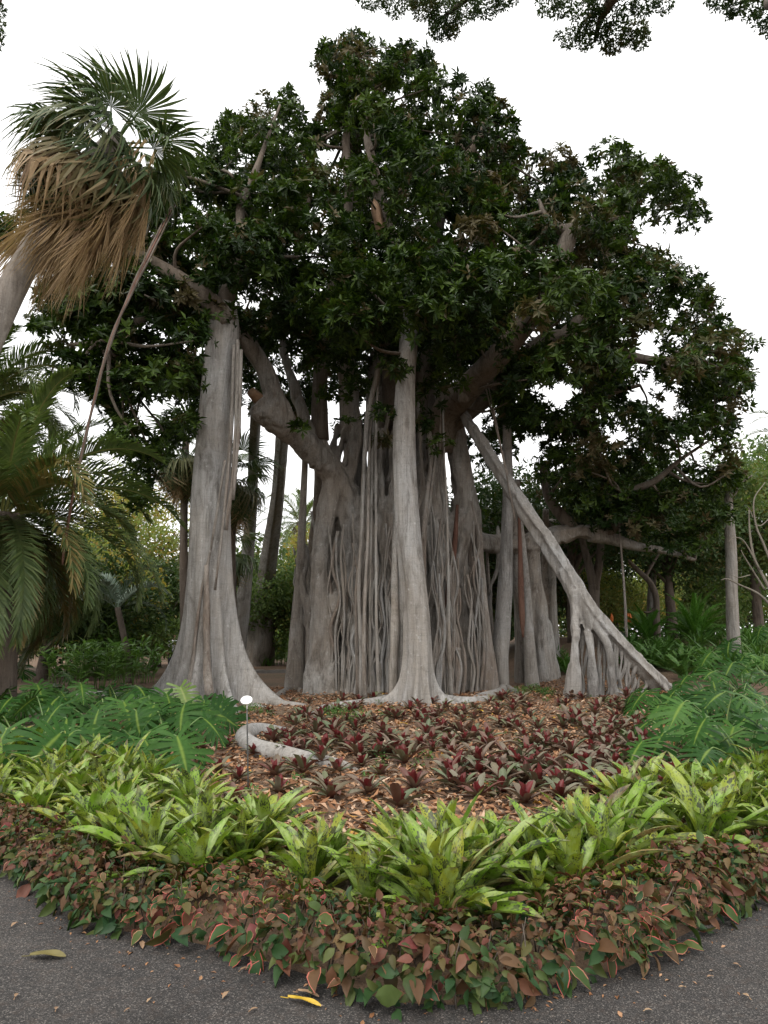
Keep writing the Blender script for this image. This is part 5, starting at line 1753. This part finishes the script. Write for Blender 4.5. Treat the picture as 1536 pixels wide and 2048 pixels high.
def monstera(px, py, n, h, R, label, group, lsize=(.42, .68), face=(0, -1), pale=0):
    g = G(px, py)
    t = thing('split_leaf_plant', label, 'plant', g, group=group)
    n = max(4, int(n * .8))
    for j in range(n):
        a = j * 2.39996 + rm.uniform(-.4, .4)
        rr = R * math.sqrt((j + .6) / n)
        hh = h * rm.uniform(.55, 1.45) * (1.1 - .35 * rr / R)
        L_ = rm.uniform(*lsize)
        tip = np.array([cos(a) * rr, sin(a) * rr, hh])          # stalk end, where the blade begins
        out_ = nrm(np.array([cos(a) * .8 + face[0] * .8, sin(a) * .8 + face[1] * .8, 0]))
        d = nrm(out_ * 1.0 + np.array([0, 0, rm.uniform(-1.0, .05)]))
        n_ = nrm(np.array([0, 0, .8]) + out_ * rm.uniform(.5, 1.5) + rm.normal(0, .3, 3))
        Rm = frames(np.array([d]), np.array([n_]))[0]
        v_ = int(rm.integers(6))
        me_ = mon_me[v_][0]
        if j < pale:
            me_ = mon_me[2][1]
        import mathutils
        M4 = mathutils.Matrix(np.vstack([np.hstack([Rm * L_, tip[:, None]]), [0, 0, 0, 1]]).tolist())
        V, F = tube([(0, 0, 0, .013), (tip[0] * .35, tip[1] * .35, hh * .6, .012), (tip[0] * .85, tip[1] * .85, hh * 1.0, .010), tuple(tip) + (.009,)], n=5, per=4)
        st = link('stalk', mesh_data('stalk', V, F, M['petiole'], np.tile([rm.random(), .3, .5, 0], (len(V), 1))), t)
        o = link('leaf', me_, st)
        o.matrix_local = M4
    if pale:
        t['label'] = 'split-leaf plant with one pale yellowing leaf, in the left patch'
        del t['group']
    return t


ml = 'dark green split-leaf plant in the patch left of the buttressed fig column'
for px, py, n, h, R in [(40, 1545, 7, .55, .8), (150, 1545, 8, .5, .75), (250, 1548, 8, .5, .7), (330, 1525, 7, .48, .65), (90, 1490, 8, .55, .8), (210, 1490, 8, .55, .8), (300, 1478, 8, .55, .75), (375, 1480, 6, .5, .6), (30, 1450, 7, .6, .9), (130, 1445, 7, .55, .9), (240, 1440, 7, .55, .85),
                        (330, 1438, 6, .5, .7), (400, 1445, 5, .45, .6), (0, 1420, 7, .8, 1.0), (70, 1410, 7, .75, 1.0), (190, 1412, 6, .5, .9), (280, 1410, 6, .5, .8)]:
    monstera(px, py, n, h, R, ml, 'split-leaf plants left of the fig', pale=1 if (px, py) == (330, 1438) else 0)
mr = 'green split-leaf plant in the patch right of the leaning fig column'
for px, py, n, h, R in [(1500, 1560, 8, .6, .8), (1400, 1545, 8, .55, .75), (1580, 1530, 8, .7, .9), (1450, 1500, 8, .65, .85), (1350, 1500, 6, .45, .65), (1540, 1475, 8, .75, .9), (1480, 1455, 8, .65, .9), (1400, 1450, 8, .55, .85), (1345, 1445, 6, .5, .7), (1310, 1425, 4, .4, .6), (1560, 1420, 8, .85, 1.0), (1490, 1410, 8, .7, 1.0),
                        (1420, 1400, 7, .6, .9), (1540, 1380, 8, .9, 1.1), (1470, 1370, 7, .7, 1.0), (1580, 1350, 8, 1.3, 1.2), (1520, 1345, 7, 1.1, 1.1)]:
    monstera(px, py, n, h, R, mr, 'split-leaf plants right of the fig', face=(-.35, -1))

# ------------------------------------------------------------------ leaf litter
rl = np.random.default_rng(61)
LIT = [leaf_tmpl(1, .42, 2, .5, .3, .45), leaf_tmpl(1, .38, 2, -.4, -.35, .5), leaf_tmpl(1, .5, 2, .9, .15, .42)]
parts = []
NL = 34000
xs = rl.uniform(-6, 8, NL * 2)
ys = 5.0 + 17 * rl.random(NL * 2) ** 1.5
ok = []
for x, y in zip(xs, ys):
    if y > 7.5 or depth_in_bed(x, y) > .5:
        ok.append((x, y))
    if len(ok) >= NL:
        break
ok = np.array(ok)
zz = np.array([terrain(a, b_) for a, b_ in ok]) + .03 * np.sin(ok[:, 0] * 2.1 + np.sin(ok[:, 1] * 1.7)) * np.sin(ok[:, 1] * 2.6 + 1.3 * np.sin(ok[:, 0])) * np.clip((ok[:, 1] - 6) / 3, 0, 1) + rl.uniform(.0, .035, len(ok))
which = rl.integers(0, 3, len(ok))
for k_ in range(3):
    s_ = which == k_
    p_ = np.column_stack([ok[s_], zz[s_]])
    n = len(p_)
    az = rl.uniform(0, 6.28, n)
    D = np.stack([np.cos(az), np.sin(az), rl.normal(0, .22, n)], 1)
    Nn = np.stack([rl.normal(0, .4, n), rl.normal(0, .4, n), np.ones(n)], 1)
    parts.append(scatter(LIT[k_], p_, frames(D, Nn), rl.uniform(.05, .14, n), rl.random(n), (rl.random(n) < .02).astype(float)))
deb = []
for _ in range(900):
    s_ = rl.uniform(2, ES[-1] - 2)
    p_, n_, t_ = edge_at(s_)
    q_ = p_ - n_ * (rl.exponential(.16) - .05)
    deb.append((q_[0], q_[1], .008))
deb = np.array(deb)
n = len(deb)
az = rl.uniform(0, 6.28, n)
D = np.stack([np.cos(az), np.sin(az), np.zeros(n)], 1)
Nn = np.stack([rl.normal(0, .25, n), rl.normal(0, .25, n), np.ones(n)], 1)
parts.append(scatter(LIT[0], deb, frames(D, Nn), rl.uniform(.008, .028, n) * rl.choice([1, 1, 1, 2], n), rl.random(n) * .8, np.zeros(n)))
V, F, T = join_leaves(parts)
lit = mk('leaf_litter', V, F, M['litter'], None, T)
tag(lit, 'dry tan and brown fallen leaves covering the bed under the fig', 'leaf litter', kind='stuff')
# small weeds
WE = []
for j in range(60):
    px, py = rl.uniform(480, 1400), rl.uniform(1395, 1600)
    g = G(px, py)
    WE.append((g[0], g[1], g[2] + .03, rl.uniform(.05, .11)))
for px, py in [(690, 1435), (660, 1430), (720, 1440), (1080, 1390), (1065, 1380), (1100, 1392), (1045, 1386), (460, 1400), (475, 1402), (500, 1425)]:
    for _ in range(3):
        g = G(px + rl.uniform(-14, 14), py + rl.uniform(-4, 4))
        WE.append((g[0], g[1], g[2] + .08, rl.uniform(.10, .18)))
V, F, T = leaf_cloud(rl, WE, 5200, .03, .06, 0, up=.8)
wd = mk('ground_cover', V, [F], M['strap'], None, T)
tag(wd, 'tiny green weeds sprouting through the leaf litter', 'weeds', kind='stuff')

# ------------------------------------------------------------------ maroon bromeliads
def brom_leaf(L, W, curve, n=7, typ=0.0, rv=.5, cup=.5, tipx=.86):
    """Strap leaf from the origin, rising along +X then arching; V, F, tint."""
    V, T, Q = [], [], []
    x = z = 0.0
    for i_ in range(n + 1):
        t = i_ / n
        w = W / 2 * (1.0 - .25 * (1 - t) ** 2 * 1.2) * (1 if t < .62 else max(.02, (1 - ((t - .62) / .38) ** 2.2)))
        for k in (-1, -.5, 0, .5, 1):
            V.append((x, k * w, z + cup * w * k * k))
            T.append((rv, abs(k), t, typ))
        ang = curve[0] - curve[1] * t ** 1.5
        x += cos(ang) * L / n
        z += sin(ang) * L / n
    for i_ in range(n):
        for k in range(4):
            a = i_ * 5 + k
            Q.append((a, a + 1, a + 6, a + 5))
    return np.array(V, float), np.array(Q), np.array(T, float)


rr_ = np.random.default_rng(71)
RED_OUT = [brom_leaf(rr_.uniform(.18, .25), rr_.uniform(.05, .07), (rr_.uniform(.0, .15), rr_.uniform(.3, .9)), 5, 0.0, rr_.random(), .5) for _ in range(6)]
RED_IN = [brom_leaf(rr_.uniform(.11, .16), rr_.uniform(.05, .065), (.1, rr_.uniform(.2, .5)), 5, 1.0, rr_.random(), .7) for _ in range(4)]
RO = [mesh_data('leaf', *[v if i_ != 1 else [v] for i_, v in enumerate(q_[:2])], M['red_brom'], q_[2]) for q_ in RED_OUT]
RI = [mesh_data('leaf', *[v if i_ != 1 else [v] for i_, v in enumerate(q_[:2])], M['red_brom'], q_[2]) for q_ in RED_IN]


def leaf_rot(az, el, roll=0.0):
    """Euler for a leaf mesh along +X: raise by el, turn to az."""
    return (roll, -el, az)


def rosette_specs(rg_, n_out, n_in, el_out=(12, 50), el_in=(55, 84)):
    sp = []
    for j in range(n_out + n_in):
        az = j * 2.39996 + rg_.uniform(-.2, .2)
        if j < n_out:
            el = radians(el_out[0] + (el_out[1] - el_out[0]) * j / max(1, n_out - 1) + rg_.uniform(-6, 6))
            sp.append((az, el, 0, rg_.uniform(.85, 1.15), rg_.normal(0, .12)))
        else:
            el = radians(el_in[0] + (el_in[1] - el_in[0]) * (j - n_out) / max(1, n_in - 1) + rg_.uniform(-5, 5))
            sp.append((az, el, 1, rg_.uniform(.85, 1.1), rg_.normal(0, .12)))
    return sp


red_pos = []
rr_curved = [tuple(G(a, b_)[:2]) for a, b_ in cr_px]
SIGN_XY = tuple(G(497, 1592)[:2])


def add_red(px, py, s, dense):
    g = G(px, py)
    if any((g[0] - q_[0]) ** 2 + (g[1] - q_[1]) ** 2 < (.15 if dense else .24) ** 2 * (.7 + s) / 1.7 for q_ in red_pos):
        return
    if depth_in_bed(g[0], g[1]) < 1.9:
        return
    red_pos.append((g[0], g[1], g[2], s, dense))


# isolated plants read off the picture (base pixel, scale)
for px, py, s in [(437, 1548, 1.0), (476, 1562, .9), (455, 1495, .8), (407, 1500, .7), (505, 1510, .9), (545, 1508, 1.0), (515, 1460, .8), (550, 1555, 1.1), (606, 1550, 1.1), (555, 1588, 1.0), (675, 1550, 1.05), (645, 1530, 1.2), (660, 1602, 1.25), (650, 1580, 1.0), (738, 1592, 1.1), (798, 1618, 1.35), (725, 1535, 1.0), (762, 1555, 1.1),
                  (830, 1585, 1.1), (870, 1590, 1.1), (812, 1530, 1.35), (808, 1490, 1.2), (900, 1560, 1.1), (585, 1410, 1.0), (618, 1408, 1.0), (603, 1430, .9), (535, 1425, .8), (478, 1440, .8), (430, 1470, .8), (440, 1440, .8), (545, 1490, 1.3), (585, 1500, 1.25), (630, 1470, 1.2), (580, 1445, 1.0), (590, 1540, .9), (350, 1570, 1.0), (390, 1575, 1.0), (420, 1600, .9), (470, 1610, .9),
                  (960, 1600, 1.2), (1010, 1590, 1.2), (1050, 1610, 1.2), (1120, 1600, 1.2), (1180, 1590, 1.2), (1240, 1600, 1.1), (1290, 1590, 1.1), (1330, 1580, 1.1), (1380, 1570, 1.0), (1300, 1545, 1.2), (1345, 1540, 1.0), (1400, 1590, 1.0)]:
    add_red(px, py, s, False)
tries = 0
while len(red_pos) < 285 and tries < 9000:
    tries += 1
    px, py = rr_.uniform(560, 1400), 1395 + 195 * rr_.random() ** .9
    # the dense drift: bounded by the curved root on the left and the split-leaf patch on the right
    if px < 640 and py < 1430:
        continue
    if px > 1270 and py < 1400:
        continue
    if px < 900 and py > 1520:
        continue
    if px > 1290 and 1420 < py < 1530 and px > 1300:
        continue
    add_red(px, py, rr_.uniform(.85, 1.35), True)
red_pos.sort(key=lambda q_: q_[1])
for j, (x, y, z, s, dense) in enumerate(red_pos):
    lab = 'maroon and grey-green bromeliad in the dense drift below the fig columns' if dense else 'maroon bromeliad standing singly in the open leaf litter'
    grp = 'bromeliads in the dense drift' if dense else 'single bromeliads in the litter'
    if not dense:
        root_d = min(math.hypot(x - q_[0], y - q_[1]) for q_ in rr_curved)
        if math.hypot(x - SIGN_XY[0], y - SIGN_XY[1]) < .75:
            lab, grp = 'maroon bromeliad beside the stake of the white name plate', 'bromeliads by the name plate'
        elif root_d < .55:
            lab, grp = 'maroon bromeliad hugging the pale curved surface root', 'bromeliads by the curved root'
        elif y > 11.5:
            lab, grp = 'small maroon bromeliad at the foot of the buttressed fig column', 'bromeliads by the buttressed column'
        elif x < -1.6:
            lab, grp = 'maroon bromeliad in litter between name plate and left split-leaf patch', 'bromeliads by the left split-leaf patch'
        elif x > 1.2:
            lab, grp = 'maroon bromeliad in litter close to the right split-leaf patch', 'bromeliads by the right split-leaf patch'
    t = thing('maroon_bromeliad', lab, 'bromeliad', (x, y, z + .0), rr_.uniform(0, 6.28), grp)
    t.rotation_euler = (rr_.normal(0, .1), rr_.normal(0, .1), rr_.uniform(0, 6.28))
    s *= 1.2
    t.scale = (s, s, s * rr_.uniform(.9, 1.15))
    far = j > 150
    sp = rosette_specs(rr_, 8, 3) if far else rosette_specs(rr_, 9, 4)
    for az, el, inn, sc, ro in sp:
        me_ = (RI if inn else RO)[int(rr_.integers(4 if inn else 6))]
        o = link('leaf', me_, t)
        o.rotation_euler = leaf_rot(az, el, ro)
        o.scale = (sc, sc, sc)
        o.location = (0, 0, .01)

# ------------------------------------------------------------------ speckled green bromeliads
rg2 = np.random.default_rng(81)
GB = [brom_leaf(rg2.uniform(.46, .60), rg2.uniform(.082, .11), (rg2.uniform(.10, .22), rg2.uniform(.35, 1.0)), 9, 0.0, rg2.random(), .55) for _ in range(10)]
GM = [mesh_data('leaf', q_[0], [q_[1]], M['green_brom'], q_[2]) for q_ in GB]
GD = []
for q_ in GB[:5]:
    T = q_[2].copy()
    T[:, 3] = np.clip(T[:, 2] * 1.5, 0, 1)
    V = q_[0].copy()
    V[:, 1] *= .75 - .25 * np.sin(V[:, 0] * 21)
    V[:, 2] -= .25 * V[:, 0] ** 2
    GD.append(mesh_data('leaf', V, [q_[1]], M['green_brom'], T))
gpos = []
for row, d in enumerate([.76, 1.12, 1.5, 1.88]):
    s = 2.0 + .25 * (row % 2)
    while s < ES[-1] - 2:
        p_, n_, t_ = edge_at(s + rg2.uniform(-.1, .1))
        dd = d + rg2.uniform(-.1, .1)
        x, y = p_ + n_ * dd
        q_ = proj(np.array([[x, y, .25]]))[0]
        if -140 < q_[0] < 1680:
            # back rows thin out in the middle, where the litter comes close
            mid_gap = row == 3 and 380 < q_[0] < 1200
            if not mid_gap:
                gpos.append((x, y, row))
        s += rg2.uniform(.37, .5)
gl1 = 'yellow-green speckled bromeliad in the front row behind the bronze hedge'
gl2 = 'yellow-green speckled bromeliad in the rows between front row and leaf litter'
for x, y, row in gpos:
    if row == 0:
        lab, grp = gl1, 'speckled bromeliads of the front row'
    elif row < 3:
        lab, grp = 'speckled green bromeliad in the %s row counted from the bronze hedge' % ('second', 'third')[row - 1], 'speckled bromeliads of the %s row' % ('second', 'third')[row - 1]
    else:
        side = 'left' if x < 0 else 'right'
        nb = 'buttressed fig column' if x < 0 else 'leaning fig column'
        lab, grp = 'speckled green bromeliad in the last row, touching the split-leaf plants by the ' + nb, 'last row of speckled bromeliads, ' + side + ' patch'
    s = rg2.choice([.75, .9, 1.0, 1.08, 1.18]) * rg2.uniform(.94, 1.05)
    t = thing('speckled_bromeliad', lab, 'bromeliad', (x, y, .0), 0, grp)
    t.rotation_euler = (rg2.normal(0, .1), rg2.normal(0, .1), rg2.uniform(0, 6.28))
    t.scale = (s, s, s)
    for az, el, inn, sc, ro in rosette_specs(rg2, 13, 6, (14, 58), (62, 80)):
        o = link('leaf', GM[int(rg2.integers(10))] if inn or rg2.random() > .09 else GD[int(rg2.integers(5))], t)
        o.rotation_euler = leaf_rot(az, el, ro)
        sc *= .85 if inn else 1.0
        o.scale = (sc, sc * rg2.uniform(.85, 1.1), sc)
        o.location = (0, 0, .02)

# ------------------------------------------------------------------ bronze hedge
hedge = thing('hedge', 'low clipped hedge of bronze and green leaves edging the path', 'hedge', (0, 3.4, 0))
rhg = np.random.default_rng(91)
HL = leaf_tmpl(1, .52, 4, .45, .45, .42, cols=3, basew=.10, wave=1.2)
NH = 23000
sv = rhg.uniform(1.5, ES[-1] - 1.5, NH)
phi = pi * rhg.beta(1.25, 1.35, NH)
Wd = .66 + .06 * np.sin(sv * 1.7) + .05 * np.sin(sv * 3.9 + 1)
Hh = .28 + .03 * np.sin(sv * 2.3 + .5) + .025 * np.sin(sv * 5.1)
dep_ = 1 - rhg.exponential(.17, NH)
dep_ = np.clip(dep_, .35, 1.0) + rhg.normal(0, .03, NH)
P3, D3, N3, K3 = [], [], [], []
for j in range(NH):
    p_, n_, t_ = edge_at(sv[j])
    cx = Wd[j] / 2 + .02
    c, s = cos(phi[j]), sin(phi[j])
    cs = math.copysign(abs(c) ** .75, c)
    lx = cx - cs * Wd[j] / 2 * dep_[j]
    lz = max(.012, Hh[j] * s ** .6 * dep_[j])
    P3.append((p_[0] + n_[0] * lx, p_[1] + n_[1] * lx, lz))
    nor = np.array([-n_[0] * c, -n_[1] * c, s + .15])
    # leaves on the path side hang outwards and down, those on top lie loosely
    front = max(0, c)
    dirn = np.array([-n_[0] * (.3 + .7 * front), -n_[1] * (.3 + .7 * front), -.6 * front + .15]) * (.4 + .6 * front) + np.array([t_[0], t_[1], 0]) * rhg.normal(0, .9) + rhg.normal(0, .55, 3)
    D3.append(dirn)
    N3.append(nor + np.array([0, 0, .3]) + rhg.normal(0, .6, 3))
    K3.append(front)
P3, D3, N3, K3 = np.array(P3), np.array(D3), np.array(N3), np.array(K3)
low3 = 1 - np.clip(P3[:, 2] / .2, 0, 1)
size = rhg.uniform(.028, .060, NH) * (1 + .35 * K3 + .45 * low3 * K3) * rhg.choice([.8, 1, 1, 1.15, 1.7], NH)
typ3 = (rhg.random(NH) < (.24 + .7 * K3 * low3 ** .7)).astype(float)
patch = np.sin(sv * 1.9 + 2.2) + .7 * np.sin(sv * 4.3 + .3) + .5 * np.sin(sv * 9.1)
edge3 = (rhg.random(NH) < np.where((patch > .75) | ((P3[:, 0] > .9) & (P3[:, 0] < 1.7)), .5, .06)).astype(float)
rnd3 = np.clip(rhg.random(NH) * .75 + .25 * (.5 + .5 * np.sin(sv * 2.2 + 1.1)) * rhg.random(NH), .01, .99)
pj = proj(P3)
vis = (pj[:, 0] > 0) & (pj[:, 0] < 1536) & (pj[:, 1] < 2048) & (dep_ > .93)
score = np.where(vis, size / np.linalg.norm(P3 - np.array([0, 0, EYE]), axis=1), 0)
big = np.argsort(-score)[:300]
rest = np.ones(NH, bool)
rest[big] = False
R3 = frames(D3, N3)
V, F, T = scatter(HL, P3[rest], R3[rest], size[rest], rnd3[rest], typ3[rest])
T[:, 1] *= np.repeat(edge3[rest], len(HL[0]))
o = mk('foliage', V, [F], M['hedge'], hedge, T)
o['kind'] = 'stuff'
for b_ in big:
    V, F, T = scatter(HL, np.zeros((1, 3)), np.eye(3)[None], np.array([1.0]), [rnd3[b_]], [typ3[b_]])
    T[:, 1] *= edge3[b_]
    o = link('leaf', mesh_data('leaf', V * size[b_], [F], M['hedge'], T), hedge)
    import mathutils
    o.matrix_local = mathutils.Matrix(np.vstack([np.hstack([R3[b_], (P3[b_] - np.array(hedge.location))[:, None]]), [0, 0, 0, 1]]).tolist())
# twigs
tw = []
for j in range(600):
    s = rhg.uniform(1.5, ES[-1] - 1.5)
    p_, n_, t_ = edge_at(s)
    lx = rhg.uniform(.08, .55)
    a = np.array([p_[0] + n_[0] * lx, p_[1] + n_[1] * lx, 0.0])
    b_ = a + np.array([rhg.normal(0, .07), rhg.normal(0, .07), rhg.uniform(.18, .30)])
    tw.append(tube([tuple(a) + (.005,), tuple((a + b_) / 2 + rhg.normal(0, .015, 3)) + (.004,), tuple(b_) + (.002,)], n=4, per=2))
V, F = join(tw)
o = mk('twigs', V, F, M['bark_brown'], hedge)
o['kind'] = 'stuff'

# ------------------------------------------------------------------ name plate on a stake
sg = G(497, 1592)
sign = thing('plant_label', 'white oval name plate on a thin grey stake in the bed', 'sign', sg)
top_ = P(494, 1418, sg[1] - .02)
V, F = tube([tuple(sg - np.array([0, 0, .05])) + (.008,), tuple(top_) + (.008,)], n=8, per=4)
mk('stake', V, F, M['sign_stake'], sign)
pc = P(493, 1400, sg[1] - .06)
V, F = tube([tuple(top_) + (.007,), tuple(pc + np.array([0, .03, 0])) + (.007,)], n=8, per=3)
mk('bracket', V, F, M['sign_white'], sign)
nn = nrm(np.array([.0, -.75, .65]))
rt = np.array([1.0, 0, 0])
upv = np.cross(nn, rt)
upv = -upv if upv[2] < 0 else upv
A_ = np.arange(32) / 32 * 2 * pi
ringo = [pc + rt * cos(a) * .062 + upv * sin(a) * .052 for a in A_]
Vv = [p_ + nn * h_ for h_ in (-.004, .004) for p_ in ringo] + [pc - nn * .004, pc + nn * .004]
k = np.arange(32)
F4 = np.stack([k, (k + 1) % 32, (k + 1) % 32 + 32, k + 32], 1)
F3 = np.vstack([np.stack([np.full(32, 64), (k + 1) % 32, k], 1), np.stack([np.full(32, 65), k + 32, (k + 1) % 32 + 32], 1)])
mk('plate', np.array(Vv), [F4, F3], M['sign_white'], sign, smooth=False)

# ------------------------------------------------------------------ fallen leaves on the path
def fallen(px, py, L, W, az, mats, label, rv, typ=0.0, curl=.25, z=.012, name='fallen_leaf'):
    g = G(px, py)
    tm = leaf_tmpl(1, W / L, 8, .35, curl, .5, cols=5, basew=.06, wave=.8)
    V, F, T = scatter(tm, np.zeros((1, 3)), np.eye(3)[None], [L], [rv], [typ])
    V[:, 2] -= V[:, 2].min()
    stem_, sf = tube([(-.22 * L, 0, .004, .0022), (-.1 * L, .01 * L, .004, .0022), (0.03 * L, 0, .006, .002)], n=5, per=3)
    nV = len(V)
    V = np.vstack([V, stem_])
    T = np.vstack([T, np.tile([rv, .5, .5, typ], (len(stem_), 1))])
    o = link(name, mesh_data(name, V, [np.vstack([F, sf[0] + nV]), sf[1] + nV], mats, T))
    o.location = (g[0], g[1], z)
    o.rotation_euler = (0, 0, az)
    tag(o, label, 'leaf')


M['leaf_yellow'] = leaf_mat('yellow_fallen_leaf', [(.42, .27, .02), (.46, .30, .03)], rib=(.5, .4, .1), rough=.4)
M['leaf_olive'] = leaf_mat('olive_fallen_leaf', [(.12, .10, .03), (.13, .11, .035)], rib=(.2, .17, .07), rough=.5)
M['leaf_tan'] = leaf_mat('tan_fallen_leaf', [(.30, .20, .12), (.24, .15, .09)], rough=.7)
fallen(575, 2012, .17, .035, -.35, M['leaf_yellow'], 'long yellow fallen leaf on the asphalt under the hedge', .5, curl=.1)
fallen(58, 1925, .19, .07, .0, M['leaf_olive'], 'olive-brown fallen leaf lying on the open asphalt', .5, curl=.08)
fallen(595, 2000, .11, .03, -.3, M['leaf_tan'], 'tan strap-shaped fallen leaf tucked against the hedge foot', .5, curl=.2)
tl = 'small tan dry leaf scrap on the asphalt path'
for px, py, L in [(28, 2010, .05), (110, 2035, .04), (455, 2000, .05), (282, 1895, .07), (32, 1858, .05), (480, 1950, .05), (500, 2035, .04), (1480, 1945, .04), (1425, 1960, .03), (1370, 1985, .03), (1500, 2005, .05), (250, 2030, .03), (300, 2010, .03), (1290, 2030, .04)]:
    fallen(px, py, L, L * .4, rhg.uniform(0, 6.28), M['leaf_tan'], tl, rhg.random(), curl=.3)
for o in COL.objects:
    if o.get('label') == tl:
        o['group'] = 'leaf scraps on the path'
# yellow and orange fallen leaves caught among the bromeliads
yl = 'bright orange-yellow fallen leaf caught among the maroon bromeliads'
for px, py in [(677, 1500), (800, 1460), (890, 1430), (955, 1432), (1150, 1440), (1190, 1455), (760, 1395)]:
    fallen(px, py, .15, .06, rhg.uniform(0, 6.28), M['leaf_yellow'], yl, .5, z=G(px, py)[2] + .09, curl=.3)
for o in COL.objects:
    if o.get('label') == yl:
        o['group'] = 'yellow leaves in the drift'
